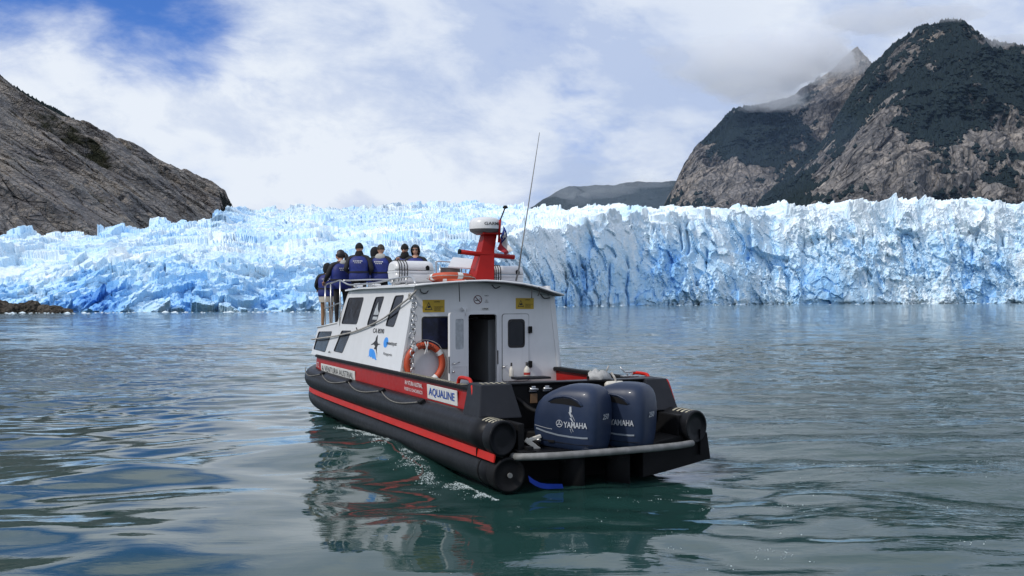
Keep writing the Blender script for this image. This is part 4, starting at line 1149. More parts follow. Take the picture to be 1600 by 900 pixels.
# --- signs and writing
def plate(u0, v0, u1, v1, mat, name, par, th=.008):
    return MB().box(((u0 + u1) / 2, 5.0 - th / 2, (v0 + v1) / 2), (u1 - u0, th, v1 - v0), bev=.002).build(name, mat, par)
for u0, v0, u1, v1 in ((-1.16, 2.405, -.735, 2.635), (.70, 2.455, 1.075, 2.665)):
    sp = plate(u0, v0, u1, v1, M_yellow, 'safety_sign', aft_wall)
    w_, h_ = u1 - u0, v1 - v0; cx_, cz_ = u0 + w_ * .27, v0 + h_ * .46
    m = MB(); y_ = 4.989
    tri = [(cx_ - .17 * w_, cz_ - .27 * h_), (cx_ + .17 * w_, cz_ - .27 * h_), (cx_, cz_ + .36 * h_)]
    tri2 = [(cx_ + (a - cx_) * .76, cz_ - .03 * h_ + (b - cz_ + .03 * h_) * .76) for a, b in tri]
    m.panel(tri, [tri2], lambda u, v, d: (u, y_ + d, v), .001)
    m.panel([(cx_ - .03, cz_ - .02), (cx_ + .01, cz_ - .03), (cx_ + .035, cz_ + .0), (cx_, cz_ + .02)], [], lambda u, v, d: (u, y_ + d, v), .001)
    m.build('warning_symbol', M_ink, sp)
    text('CAUTION', M_ink, sp, (u0 + w_ * .64, 4.991, v0 + h_ * .84), (1, 0, 0), (0, 0, 1), w_ * .26, h_ * .11, bold=.02)
    text('PLEASE WATCH\nYOUR STEP\nAND HEAD', M_ink, sp, (u0 + w_ * .72, 4.991, v0 + h_ * .30), (1, 0, 0), (0, 0, 1), w_ * .42, h_ * .36, align='LEFT')
ns = MB(); cx_, cz_ = -.075, 2.635
ns.panel([(cx_ + .085 * math.cos(a), cz_ + .085 * math.sin(a)) for a in np.linspace(0, 2 * PI, 29)[:-1]], [[(cx_ + .070 * math.cos(a), cz_ + .070 * math.sin(a)) for a in np.linspace(0, 2 * PI, 29)[:-1]]], lambda u, v, d: (u, 4.995 + d, v), .004)
ns.panel([(cx_ - .06, cz_ + .05), (cx_ - .05, cz_ + .06), (cx_ + .06, cz_ - .05), (cx_ + .05, cz_ - .06)], [], lambda u, v, d: (u, 4.994 + d, v), .004)
nsp = ns.build('no_smoking_sign', M_redink, aft_wall)
MB().box((cx_ - .01, 4.997, cz_ - .012), (.085, .004, .016)).box((cx_ + .045, 4.997, cz_ + .012), (.008, .004, .03)).build('cigarette', M_ink, nsp)
text('NO', M_ink, nsp, (.10, 4.997, 2.71), (1, 0, 0), (0, 0, 1), .075, .025, bold=.02)
text('NO\nFUMAR', M_ink, nsp, (.10, 4.997, 2.605), (1, 0, 0), (0, 0, 1), .07, .06)
pl_ = plate(-.01, 2.435, .15, 2.49, M_plate, 'notice_plate', aft_wall); text('3 PAX', M_ink, pl_, (.075, 4.990, 2.462), (1, 0, 0), (0, 0, 1), .12, .03, bold=.03)

text('CA 8590', M_ink, port_wall, side(6.82, 2.025, -.004), SU, SV, .78, .095, bold=.01)
text('sweetspot', M_ink, port_wall, side(5.79, 1.80, -.004), SU, SV, .66, .085, bold=.01)
text('Patagonia', M_ink, port_wall, side(5.93, 1.60, -.004), SU, SV, .56, .07)
m = MB(); m.panel([(6.19 + .15 * math.cos(a), 1.82 + .10 * math.sin(a)) for a in np.linspace(0, 2 * PI, 25)[:-1]], [], lambda u, v, d: side(u, v, -.003 + d), .003); m.build('round_logo', M_ltblue, port_wall)
fl = lambda u, v, d: side(u, v, -.003 + d)
m = MB()
m.panel([(6.83, 1.95), (6.80, 1.88), (6.78, 1.82), (6.72, 1.78), (6.52, 1.775), (6.70, 1.75), (6.74, 1.70), (6.68, 1.58), (6.62, 1.50), (6.66, 1.60), (6.80, 1.66), (6.94, 1.665), (6.88, 1.72), (6.98, 1.75), (7.22, 1.73), (7.02, 1.79), (6.93, 1.83), (6.92, 1.89)], [], fl, .003)
m.build('boat_logo', M_ink, port_wall)
m = MB(); m.panel([(7.22, 1.66), (7.05, 1.665), (6.90, 1.64), (6.78, 1.58), (6.66, 1.48), (6.60, 1.475), (6.68, 1.455), (6.80, 1.485), (6.90, 1.47), (6.98, 1.505), (7.08, 1.49), (7.16, 1.515), (7.28, 1.495), (7.20, 1.52), (7.24, 1.60)], [], lambda u, v, d: side(u, v, -.005 + d), .003); m.build('boat_logo', M_ltblue, port_wall)
bx = -1.607
npl = MB().box((-1.628, 9.60, 1.055), (.018, 3.10, .20), Matrix.Rotation(R(-3.0), 3, 'Y'), bev=.004).build('name_plate', M_plate, bulwark.parent)
text('A VENTURA AUSTRAL', M_ink, npl, (-1.640, 9.60, 1.055), SU, (-.055, 0, 1), 2.9, .125, bold=-.004)
apl = MB().box((-1.628, 2.62, 1.115), (.018, 1.42, .235), Matrix.Rotation(R(-3.0), 3, 'Y'), bev=.004).build('maker_plate', M_plate, boat)
text('AQUALINE', M_blueink, apl, (-1.640, 2.62, 1.115), SU, (-.055, 0, 1), 1.25, .15, bold=.014, shear=.12)
text('AV NTURA AUSTRAL', M_whiteink, boat, (-1.620, 4.12, 1.175), SU, (-.055, 0, 1), .98, .075, bold=.012)
text('PUERTO CHACABUCO', M_whiteink, boat, (-1.626, 4.10, 1.065), SU, (-.055, 0, 1), 1.0, .058, bold=.004)
text('R TZ', M_whiteink, boat, (-1.62, 11.60, 1.10), SU, (-.055, 0, 1), .30, .12)
for z in (1.155, 1.03):
    MB().lathe([(.035, 0), (.035, .012), (.02, .016), (0, .016)], Matrix.Translation((-1.615, 1.46, z)) @ Matrix.Rotation(R(-90), 4, 'Y'), 14).build('reflector', M_tape, boat)
for y in (1.22,):
    MB().box((-1.62, 1.24, 1.10), (.09, .10, .40), bev=.015).build('corner_post', M_greybox, boat)

# --- lifeline looped along the port tube
anch = [12.3, 10.3, 7.9, 5.45, 3.15]
for y0_, y1_ in zip(anch, anch[1:]):
    pts_ = []
    for t in np.linspace(0, 1, 17):
        ph = R(30 + 32 * math.sin(PI * t) ** .9); yy = y0_ + (y1_ - y0_) * t
        cx_ = 1.68 - (.06 * max(0, yy - 11.3) ** 1.5)
        pts_.append((-cx_ - .256 * math.sin(ph), yy, .74 + .256 * math.cos(ph) + .03 * max(0, yy - 11)))
    MB().tube(pts_, .010, 6).build('lifeline', M_ropedk, boat)
for y in anch[1:]:
    MB().box((-1.79, y, .955), (.10, .16, .09), Matrix.Rotation(R(-30), 3, 'Y'), bev=.015).build('lifeline_clip', M_blackmat, boat)

# --- rails of the upper deck and roof
rail = MB()
rail.tube(smooth_path([(-.4, 12.25, 2.92), (-1.0, 12.2, 2.94), (-1.35, 11.9, 2.95), (-1.45, 11.4, 3.02), (-1.45, 10.6, 3.06), (-1.45, 10.05, 3.09), (-1.45, 9.75, 3.05), (-1.42, 9.35, 2.98), (-1.40, 8.8, 2.975), (-1.38, 7.4, 2.985), (-1.37, 6.4, 3.03), (-1.36, 5.4, 3.06), (-1.36, 5.0, 3.04), (-1.36, 4.8, 2.93)], 5), .019, 8)
hr = rail.build('handrail', M_steel, boat)
MB().tube(smooth_path([(-.4, 12.25, 2.50), (-1.0, 12.2, 2.50), (-1.38, 11.85, 2.45), (-1.45, 11.3, 2.46), (-1.45, 10.3, 2.56), (-1.45, 10.0, 2.58)], 5), .014, 8).build('middle_rail', M_steel, hr)
for x, y, z0, z1 in ((-1.43, 11.6, 1.98, 3.0), (-1.45, 10.95, 2.0, 3.05), (-1.45, 10.05, 2.05, 3.09), (-1.0, 12.2, 1.96, 2.94), (-1.38, 8.9, 2.87, 2.975), (-1.38, 7.5, 2.89, 2.985), (-1.37, 6.2, 2.90, 3.035), (-1.36, 5.35, 2.90, 3.06)):
    MB().tube([(x, y, z0), (x, y, z1)], .017, 8).build('stanchion', M_steel, hr)
MB().tube(smooth_path([(1.36, 9.6, 3.06), (.4, 9.85, 3.10), (-.6, 9.9, 3.11), (-1.44, 9.8, 3.08)], 5), .019, 8).build('cross_rail', M_steel, hr)
MB().box((-1.2, 9.4, 2.97), (.16, .24, .08), bev=.02).box((-1.25, 7.9, 2.95), (.2, .3, .05), bev=.02).build('vent', M_white, roof)

# --- mast with radar, lamp and crossbar
def mx(px_): return -.13 + (px_ - 736) * .01294
def mz(py_): return 3.01 + (437 - py_) * .01236
m = MB()
m.loft([[(mx(736), 5.0, 2.98), (mx(766), 5.0, 2.98), (mx(766), 5.55, 2.98), (mx(738), 5.55, 2.98)], [(mx(750), 5.12, mz(392)), (mx(770.5), 5.12, mz(392)), (mx(770), 5.45, mz(392)), (mx(751), 5.45, mz(392))], [(mx(756.5), 5.16, mz(366)), (mx(776), 5.16, mz(366)), (mx(775), 5.40, mz(366)), (mx(757), 5.40, mz(366))]], smooth=False)
m.box((mx(766), 5.22, mz(366)), (.42, .40, .03), bev=.008)
mast = m.build('mast', M_red, boat, bev=.012)
MB().tube([(mx(716), 5.13, mz(394.5)), (mx(744), 5.14, mz(397.5)), (mx(803), 5.16, mz(401.5))], .045, 14).build('crossbar', M_red, mast)
MB().tube([(mx(714.5), 5.13, mz(394.3)), (mx(717), 5.13, mz(394.6))], .05, 14).build('crossbar_cap', M_blackmat, mast)
MB().tube([(mx(774), 5.02, mz(380)), (mx(776.5), 5.02, mz(345))], .022, 10).build('flag_socket', M_red, mast)
MB().tube([(mx(776.3), 5.02, mz(346)), (mx(784), 5.02, mz(327))], .014, 8).lathe([(.05, 0), (.05, .02), (.03, .05), (0, .055)], Matrix.Translation((mx(784.5), 5.02, mz(327))), 12).build('mast_lamp', M_blackmat, mast)
Rc = Matrix.Translation((mx(759.5), 5.25, mz(368)))
rad = MB().lathe([(.0, .02), (.20, .02), (.285, .07), (.298, .115)], Rc, 36).build('radar_base', M_roofu, mast)
dome = MB().lathe([(.300, .113), (.302, .16), (.297, .23), (.275, .285), (.235, .318), (.15, .338), (0, .345)], Rc, 40).build('radar_dome', M_white, mast)
# lettering wrapped on the dome
tx = text('GARMIN', M_ink, dome, (0, 0, 0), (1, 0, 0), (0, 0, 1), .40, .058, bold=.01, depth=0)
for v in tx.data.vertices:
    a = v.co.x / .30 + .25; z_ = v.co.z
    c_ = Vector((mx(759.5), 5.25, mz(368) + .205))
    v.co = c_ + Vector((.305 * math.sin(a), -.305 * math.cos(a), z_))

# --- roof gear: instrument frame with a white tilted panel, whip antenna
m = MB(); m.tube(smooth_path([(-.62, 5.75, 2.97), (-.64, 5.75, 3.32), (-.60, 5.75, 3.37), (-.30, 5.75, 3.36), (-.22, 5.75, 3.33)], 4), .014, 8).tube([(-.55, 5.75, 2.97), (-.56, 5.75, 3.30)], .012, 8).tube([(-.12, 5.75, 2.97), (-.12, 5.75, 3.26)], .016, 8).tube([(-.02, 5.75, 2.97), (-.03, 5.75, 3.22)], .014, 8); fr = m.build('instrument_frame', M_steel, boat)
MB().box((-.33, 5.80, 3.12), (.40, .03, .28), bev=.01).build('instrument_screen', M_galv, fr)
m = MB(); m.loft([[(-.50, 5.45, 3.27), (-.04, 5.45, 3.24), (-.04, 5.45, 3.215), (-.50, 5.45, 3.245)], [(-.22, 5.95, 3.47), (.20, 5.95, 3.44), (.20, 5.95, 3.415), (-.22, 5.95, 3.445)]], smooth=False); m.build('solar_panel', M_white, fr)
m = MB(); m.tube([(.86, 5.35, 3.0), (.93, 5.36, 3.25), (1.0, 5.4, 3.6), (1.24, 5.5, 4.75), (1.49, 5.6, 5.96)], [.02, .018, .014, .011, .006], 8); m.build('whip_antenna', M_galv, boat)

# ================================================================== THINGS ON BOARD
def at_boat(name, p, rot=0.0):
    return empty(name, on_boat(p), (0, 0, BA + rot))

def make_ring(name, p, Rm, rm, tilt, label, group='life rings on the boat'):
    """life ring standing in its own x-z plane, tilted by the rotation tilt"""
    t = at_boat(name, p); t.rotation_euler = (Matrix.Rotation(BA, 3, 'Z') @ tilt).to_euler()
    tag(t, label, 'life ring', group)
    n = 48
    MB().tube([(Rm * math.cos(a), 0, Rm * math.sin(a)) for a in np.linspace(0, 2 * PI, n + 1)[:-1]], rm, 16, closed=True).build('float', M_orange, t)
    for q in range(4):
        a0 = q * PI / 2 + .62
        MB().tube([(Rm * math.cos(a), 0, Rm * math.sin(a)) for a in np.linspace(a0 - .13, a0 + .13, 6)], rm * 1.03, 16, caps=False).build('band', M_tape, t)
    pts_ = []
    for q in range(4):
        a0 = q * PI / 2 + .62
        for k in range(6):
            a = a0 + k / 6 * PI / 2; r_ = Rm + rm + .012 + (.02 if 0 < k < 5 else 0)
            pts_.append((r_ * math.cos(a), -.01, r_ * math.sin(a)))
    MB().tube(smooth_path(pts_, 2, True), .007, 6, closed=True).build('grab_line', M_rope, t)
    return t
r1 = make_ring('life_ring', (-1.155, 4.90, 1.475), .335, .062, Matrix.Rotation(0, 3, 'X'), 'orange life ring standing upright against the white aft wall under the dark window')
tx = text('A. AUSTRAL', M_ink, r1, (0, 0, 0), (1, 0, 0), (0, 0, 1), .42, .06, bold=.01, depth=0)
for v in tx.data.vertices:
    a = PI / 2 - v.co.x / .335; r_ = .335 + v.co.z; dz_ = v.co.z
    v.co = Vector((r_ * math.cos(a), -math.sqrt(max(.062 ** 2 - dz_ ** 2, 0)) - .003, r_ * math.sin(a)))
MB().tube(smooth_path([(-.02, -.07, .40), (0, -.085, .33), (.02, -.075, .26), (.03, -.07, .20)], 4), .012, 6).tube(smooth_path([(.04, -.06, .40), (.03, -.085, .33), (.0, -.075, .25), (-.02, -.07, .17)], 4), .010, 6).build('tie', M_tape, r1)
make_ring('life_ring', (-.52, 5.22, 3.04), .36, .062, Matrix.Rotation(R(3), 3, 'Y') @ Matrix.Rotation(R(84), 3, 'X') @ Matrix.Rotation(R(40), 3, 'Y'), 'orange life ring lying flat on the cabin roof beside the red mast')

def make_raft(p, rot, L, r, label):
    t = at_boat('life_raft', p, rot)
    tag(t, label, 'life raft', 'white life raft canisters on the roof')
    # a two-part canister lying along local x
    prof = [(-.5, .0), (-.5, .70), (-.475, .88), (-.42, .985), (-.3, 1.0), (.3, 1.0), (.42, .985), (.475, .88), (.5, .70), (.5, .0)]
    def shell(z0, z1, name):
        rings = []
        for u, q in prof[1:-1]:
            rings.append([(u * L, r * q * math.copysign(abs(math.cos(a)) ** .75, math.cos(a)) * 1.02, r * (.92 if z0 < 1 else 1.05) * q * math.copysign(abs(math.sin(a)) ** .62, math.sin(a))) for a in np.linspace(z0, z1, 15)])
        return MB().loft(rings).build(name, M_white, t)
    up = shell(.06, PI - .06, 'upper_shell'); lo = shell(PI + .02, 2 * PI - .02, 'lower_shell')
    m = MB(); m.loft([[(u * L * 1.015, s_ * r * (q + .05), z) for s_, z in ((-1, -.02), (-1, .02), (1, .02), (1, -.02))] for u, q in prof[1:-1]], smooth=False); m.build('flange', M_white, t)
    for u in (-.42, -.36, -.29, -.22):
        MB().tube([(u * L, r * 1.07 * math.copysign(abs(math.cos(a)) ** .75, math.cos(a)), r * .97 * math.copysign(abs(math.sin(a)) ** .8, math.sin(a))) for a in np.linspace(0, 2 * PI, 41)[:-1]], .009, 6, closed=True).build('strap', M_dkrope, t)
    MB().box((.30 * L, -r * 1.0, r * .30), (.075, .05, .075), bev=.015).build('buckle', M_blackmat, t)
    MB().tube([(.30 * L + .03 * math.cos(a), -r * 1.03, r * .30 + .045 * math.sin(a)) for a in np.linspace(0, PI, 8)], .012, 6).build('buckle_loop', M_blackmat, t)
    for u in (-.3, .3): MB().box((u * L, 0, -r * .92), (.08, r * 1.5, .08), bev=.01).build('cradle', M_galv, t)
    return t
make_raft((-.95, 6.35, 3.18), .10, .82, .24, 'large white canister life raft with dark straps on the port side of the roof')
make_raft((.80, 5.75, 3.10), -.15, .66, .22, 'smaller white canister life raft between the red mast and the whip antenna')

# flag hanging from the mast
def flag():
    t = at_boat('flag', (mx(776.5), 4.98, mz(350)))
    tag(t, 'small drooping white, blue and red flag with a star on the red mast', 'flag')
    O = Vector((mx(776.5), 4.98, mz(350)))
    M_fw = paint('flag_white', (.70, .70, .68), .85, bump=.2); M_fr = paint('flag_red', (.33, .02, .03), .85, bump=.2); M_fb = paint('flag_blue', (.012, .035, .20), .85, bump=.2)
    hoist = [(778.5, 352), (775.5, 377)]
    # corner pixels of the hanging cloth: hoist top, fly top, fly bottom, hoist bottom
    A, B_, Cc, D = (779.5, 354), (794, 391), (782, 400), (770, 388)
    def pt(u, v):
        x = (A[0] * (1 - u) + B_[0] * u) * (1 - v) + (D[0] * (1 - u) + Cc[0] * u) * v
        y = (A[1] * (1 - u) + B_[1] * u) * (1 - v) + (D[1] * (1 - u) + Cc[1] * u) * v
        return Vector((mx(x), 4.98 - .06 * math.sin(u * 7 + v * 3) - .03 * math.sin(v * 9), mz(y))) - O
    for nm, u0, u1, v0, v1, mm in (('canton', 0, .42, 0, .52, M_fb), ('white_field', .42, 1, 0, .52, M_fw), ('red_field', 0, 1, .52, 1, M_fr)):
        m = MB(); N_ = 10
        m.loft([[pt(u0 + (u1 - u0) * i / N_, v0 + (v1 - v0) * j / N_) + Vector((0, dy, 0)) for i in range(N_ + 1)] for j in range(N_ + 1) for dy in (0,)], close=False, caps=False)
        m.build(nm, mm, t)
    m = MB(); c_ = (.22, .26)
    m.face([pt(c_[0] + .20 * q * math.sin(a) * .8, c_[1] + .22 * q * -math.cos(a)) + Vector((0, -.006, 0)) for a, q in [(k * PI / 5, 1 if k % 2 == 0 else .4) for k in range(10)]])
    m.build('star', M_fw, t)
flag()

# chain hanging at the corner of the cabin
def chain():
    t = at_boat('chain', (-1.42, 4.90, 1.35)); tag(t, 'pale chain hanging down the port corner of the cabin past the life ring', 'chain')
    O = Vector((-1.42, 4.90, 1.35)); n = 17
    base_me = None
    for k in range(n):
        f_ = k / (n - 1); z = 2.62 - 1.26 * f_
        x = -1.365 - .05 * f_ + .022 * math.sin(k * 2.1) ; tw = (k % 2) * R(75) + .3 * math.sin(k * 1.3)
        if base_me is None:
            o = MB().tube([(.048 * math.cos(a), 0, .030 * math.sin(a) + .028 * math.copysign(min(1, abs(math.sin(a)) * 1.4), math.sin(a))) for a in np.linspace(0, 2 * PI, 21)[:-1]], .0115, 7, closed=True).build('link', M_steel, t); base_me = o.data
        else:
            o = bpy.data.objects.new('link', base_me); C.objects.link(o); o.parent = t
        o.location = Vector((x, 4.86, z)) - O; o.rotation_euler = (.1 * math.sin(k), .25 * math.sin(k * 1.7), tw + .3)
chain()
def mooring():
    t = at_boat('mooring_rope', side(8.35, 2.0)); tag(t, 'grey rope slanting down the white port side from the cabin corner to the bow', 'rope')
    O = side(8.35, 2.0)
    pts_ = [side(4.72, 2.82, -.03), side(5.02, 2.68, -.05), side(5.6, 2.52, -.05), side(6.58, 2.26, -.045), side(8.35, 1.99, -.04), side(10.2, 1.82, -.05), side(12.3, 1.68, -.07), Vector((-1.3, 12.9, 1.66))]
    MB().tube([p - O for p in smooth_path(pts_, 6)], .017, 8).build('line', M_rope, t)
    MB().tube([side(5.02, 2.70, -.05) - O + Vector((0, .05 * math.cos(a), .045 * math.sin(a))) for a in np.linspace(0, 2 * PI, 16)[:-1]], .02, 6, closed=True).build('knot', M_rope, t)
    MB().tube([side(8.35, 1.99, -.02) - O, side(8.35, 2.06, -.06) - O], .012, 6).build('hook', M_blackmat, t)
mooring()

def bottle(p, s_, body, cap, label):
    t = at_boat('bottle', p); tag(t, label, 'bottle', 'bottles at the foot of the aft wall')
    MB().lathe([(0, 0), (.042 * s_, 0), (.045 * s_, .02), (.045 * s_, .12), (.030 * s_, .165), (.014 * s_, .19), (.014 * s_, .215)], None, 16).build('body', body, t)
    MB().lathe([(.019 * s_, .205), (.019 * s_, .265), (0, .268)], None, 12).build('cap', cap, t)
    if 'red' in label: MB().lathe([(.0465 * s_, .03), (.0465 * s_, .075)], None, 16).build('wrapper', paint('red_wrapper', (.4, .03, .02), .5), t)
MB().box((.9, 4.75, 1.16), (.7, .3, .04), bev=.01).build('shelf', M_greybox, boat)
bottle((.52, 4.8, 1.185), 1.0, M_fender, M_ink, 'slim pale bottle with a black top before the hatch')
bottle((.84, 4.8, 1.185), 1.35, M_fender, M_ink, 'squat pale bottle with a red wrapper before the hatch')

# cloth thrown over the stern wall, and a cream fender behind the second motor
def cloth():
    t = at_boat('cloth', (.35, 1.0, 1.41)); tag(t, 'pale rag bunched on the black stern wall above the motors', 'cloth')
    rs = np.random.RandomState(2); rings = []
    for k in range(9):
        f_ = k / 8; r_ = .20 * math.sin(PI * min(1, .12 + f_ * .86)) ** .7
        rings.append([((f_ - .5) * .40, r_ * .55 * math.cos(a) * (1 + .15 * rs.randn()), max(0, r_ * math.sin(a) * (.7 + .12 * rs.randn()))) for a in np.linspace(0, PI, 11)])
    MB().loft(rings, close=False, caps=False).build('folds', M_cloth, t)
    MB().tube(smooth_path([(.15, -.10, .10), (.18, -.17, 0), (.19, -.18, -.12), (.22, -.18, -.22)], 4), .018, 6).tube([(.12, 0, .12), (.17, .02, .20)], .012, 6).build('tail', M_rope, t)
cloth()
tag(MB().lathe([(0, -.16), (.03, -.16), (.055, -.13), (.06, 0), (.055, .13), (.03, .16), (0, .16)], Matrix.Rotation(R(90), 4, 'Y'), 16).build('fender', M_fender), 'cream cylindrical fender lying behind the farther outboard motor', 'fender')
bpy.data.objects['fender'].location = on_boat((.52, .84, 1.33)); bpy.data.objects['fender'].rotation_euler = (0, 0, BA)
# blue strap trailing in the water
o = MB().loft([[(x, .03 * math.sin(x * 9) , z), (x + .03, .03 * math.sin(x * 9) + .02, z - .09 + .05 * x)] for x, z in ((-.05, .20), (.05, .13), (.15, .08), (.25, .06), (.36, .055), (.46, .05))], close=False, caps=False).build('strap', paint('blue_webbing', (.01, .05, .42), .7))
o.location = on_boat((-1.28, -.05, .02)); o.rotation_euler = (0, 0, BA)
tag(o, 'bright blue strap trailing in the water beside the port tube end', 'strap')
# ================================================================== PEOPLE on the upper deck
M_skin = paint('skin', (0.46, 0.26, 0.18), 0.55, var=0.1, scale=20)
M_lips = paint('lips', (0.34, 0.10, 0.09), 0.5)
M_jack = paint('black_jacket', (0.012, 0.012, 0.016), 0.75, var=0.4, scale=14, bump=0.5, bscale=40)
M_tan = paint('tan_trousers', (0.30, 0.17, 0.09), 0.8, var=0.2, scale=10, bump=0.3)
M_blk = paint('black_trousers', (0.012, 0.012, 0.014), 0.8, var=0.3)
M_shoe = paint('grey_shoes', (0.10, 0.09, 0.08), 0.7)
M_vest = paint('blue_vest', (0.007, 0.020, 0.17), 0.6, var=0.25, scale=9, bump=0.5, bscale=22)
M_hair = paint('dark_hair', (0.012, 0.009, 0.008), 0.5, var=0.4, scale=30)
M_knit = paint('black_knit', (0.009, 0.009, 0.011), 0.95, bump=0.5, bscale=120)
M_camo = paint('camouflage_cap', (0.07, 0.055, 0.04), 0.9, var=0.7, scale=26)
M_greyhood = paint('grey_hood', (0.42, 0.41, 0.38), 0.9, var=0.2, bump=0.4)
M_lens = paint('dark_lenses', (0.006, 0.006, 0.008), 0.1, spec=0.7)
M_shirt = paint('cream_coat_hem', (0.50, 0.46, 0.40), 0.85, var=0.15)

def skin_body(pts, edges, radii):
    me = bpy.data.meshes.new('body'); me.from_pydata([tuple(p) for p in pts], edges, [])
    o = bpy.data.objects.new('body', me); C.objects.link(o)
    mod = o.modifiers.new('skin', 'SKIN'); mod.use_smooth_shade = True
    for v, r in zip(me.skin_vertices[0].data, radii): v.radius = r if isinstance(r, tuple) else (r, r)
    me.skin_vertices[0].data[0].use_root = True
    sb = o.modifiers.new('sub', 'SUBSURF'); sb.levels = 2; sb.render_levels = 2
    bpy.context.view_layer.update()
    out = bpy.data.meshes.new_from_object(o.evaluated_get(bpy.context.evaluated_depsgraph_get()))
    bpy.data.objects.remove(o); bpy.data.meshes.remove(me)
    return out

def person(p, face, H, label, legs, arms, yaw=0.0, head='hood', shades=False, hem=None, collar=None, hair=False, lean=0.0):
    t = at_boat('person', p, R(face)); tag(t, label, 'person', None)
    k = H / 1.75
    wd = 1.12
    J = [(0, 0, .96), (0, .01, 1.12), (0, .015, 1.30), (0, .0, 1.44), (0, .015, 1.53), (0, .03, 1.60)]
    Rr = [(.15, .11), (.14, .10), (.16, .115), (.10, .075), (.052, .055), (.055, .06)]
    E_ = [(0, 1), (1, 2), (2, 3), (3, 4), (4, 5)]
    zone = ['leg', 'jack', 'jack', 'jack', 'skin', 'skin']
    for s in (-1, 1):
        b = len(J); el, wr = arms[0 if s < 0 else 1]
        J += [(s * .17, 0, 1.415), (s * .205, -.01, 1.38), (s * el[0], el[1], el[2]), (s * wr[0], wr[1], wr[2])]
        Rr += [.076, .075, .062, .042]; zone += ['jack'] * 4
        E_ += [(3, b), (b, b + 1), (b + 1, b + 2), (b + 2, b + 3)]
        b = len(J)
        J += [(s * .095, 0, .88), (s * .11, .01, .50), (s * .115, -.015, .09), (s * .12, .12, .04)]
        Rr += [(.085, .095), .06, .043, (.042, .034)]; zone += ['leg', 'leg', 'leg', 'shoe']
        E_ += [(0, b), (b, b + 1), (b + 1, b + 2), (b + 2, b + 3)]
    def bend(q):
        q = Vector(q)
        if .8 < q.z < 1.47: q.x *= wd; q.y *= 1.06
        if lean and q.z > .95:
            q.y += (q.z - .95) * math.tan(lean); q.z = .95 + (q.z - .95) * math.cos(lean)
        return q * k
    Jw = [bend(q) for q in J]
    me = skin_body(Jw, E_, [(r[0] * k, r[1] * k) if isinstance(r, tuple) else r * k for r in Rr])
    bm = bmesh.new(); bm.from_mesh(me); bpy.data.meshes.remove(me)
    segs = [(Jw[a], Jw[b], zone[b] if zone[a] != 'shoe' else 'shoe') for a, b in E_]
    midx = {'skin': 0, 'jack': 1, 'leg': 2, 'shoe': 3}
    for f in bm.faces:
        c = f.calc_center_median(); best = None
        for a, b, z in segs:
            ab = b - a; u_ = max(0, min(1, (c - a).dot(ab) / ab.length_squared)); d = (c - a - ab * u_).length
            if best is None or d < best[0]: best = (d, z)
        f.material_index = midx[best[1]]; f.smooth = True
    # head, one surface with brow, nose, chin and ears, joined to the neck
    hc = bend((0, .045, 1.64)); Ry = Matrix.Rotation(R(yaw), 4, 'Z')
    hm = Matrix.Translation(hc) @ Ry @ Matrix.Scale(k, 4)
    r_ = bmesh.ops.create_icosphere(bm, subdivisions=3, radius=1.0)
    hv = r_['verts']
    for v in hv:
        x, y, z = v.co
        q = Vector((x * .076, y * .096, z * .118))
        if z < 0: q.x *= 1 - .28 * z * z; q.y += .018 * max(0, y) * -z
        if y > .3: q.y *= .97
        nose = math.exp(-((x / .20) ** 2) - ((z + .18) / .26) ** 2) * max(0, y); q.y += .026 * nose
        q.y -= .010 * math.exp(-((abs(x) - .42) / .2) ** 2 - ((z - .08) / .16) ** 2) * max(0, y)
        q.y += .006 * math.exp(-(x / .3) ** 2 - ((z + .55) / .1) ** 2) * max(0, y)
        q.x += math.copysign(.022 * math.exp(-((abs(x) - .98) / .12) ** 2 - ((z + .05) / .22) ** 2 - ((y + .05) / .16) ** 2), x)
        v.co = hm @ q
    for f in {f for v in hv for f in v.link_faces}:
        f.smooth = True
        l = hm.inverted() @ f.calc_center_median()
        f.material_index = 4 if (l.y > .07 and abs(l.x) < .030 and -.068 < l.z < -.052) else 0
    # hands: palm, four fingers of unequal length curled forward, thumb from the side
    hb = MB()
    for s in (-1, 1):
        el, wr = arms[0 if s < 0 else 1]
        A = bend((s * el[0], el[1], el[2])); B_ = bend((s * wr[0], wr[1], wr[2]))
        d = (B_ - A).normalized(); side_ = d.cross(Vector((0, 0, 1))).normalized() if abs(d.z) < .9 else Vector((0, 1, 0)); dn_ = d.cross(side_).normalized()
        if dn_.z > 0: dn_ = -dn_
        hb.tube([B_ - d * .02, B_ + d * .03, B_ + d * .075, B_ + d * .095], [.026, .034, .036, .022], 10)
        for j, ln in enumerate((.062, .072, .068, .052)):
            o_ = B_ + d * .085 + side_ * (-.027 + .018 * j)
            hb.tube([o_, o_ + d * ln * .45 + dn_ * .008, o_ + d * ln * .75 + dn_ * .03, o_ + d * ln * .72 + dn_ * .055], [.009, .0088, .008, .006], 6)
        o_ = B_ + d * .03 - side_ * .03
        hb.tube([o_, o_ - side_ * .02 + d * .025 + dn_ * .01, o_ - side_ * .018 + d * .055 + dn_ * .03], [.012, .010, .007], 6)
    tmp = bpy.data.meshes.new('hands'); hb.bm.to_mesh(tmp); hb.bm.free(); bm.from_mesh(tmp); bpy.data.meshes.remove(tmp)
    me = bpy.data.meshes.new('body'); bm.to_mesh(me); bm.free()
    link('body', me, [M_skin, M_jack, legs, M_shoe, M_lips], t)
    # blue buoyancy vest
    rings = []
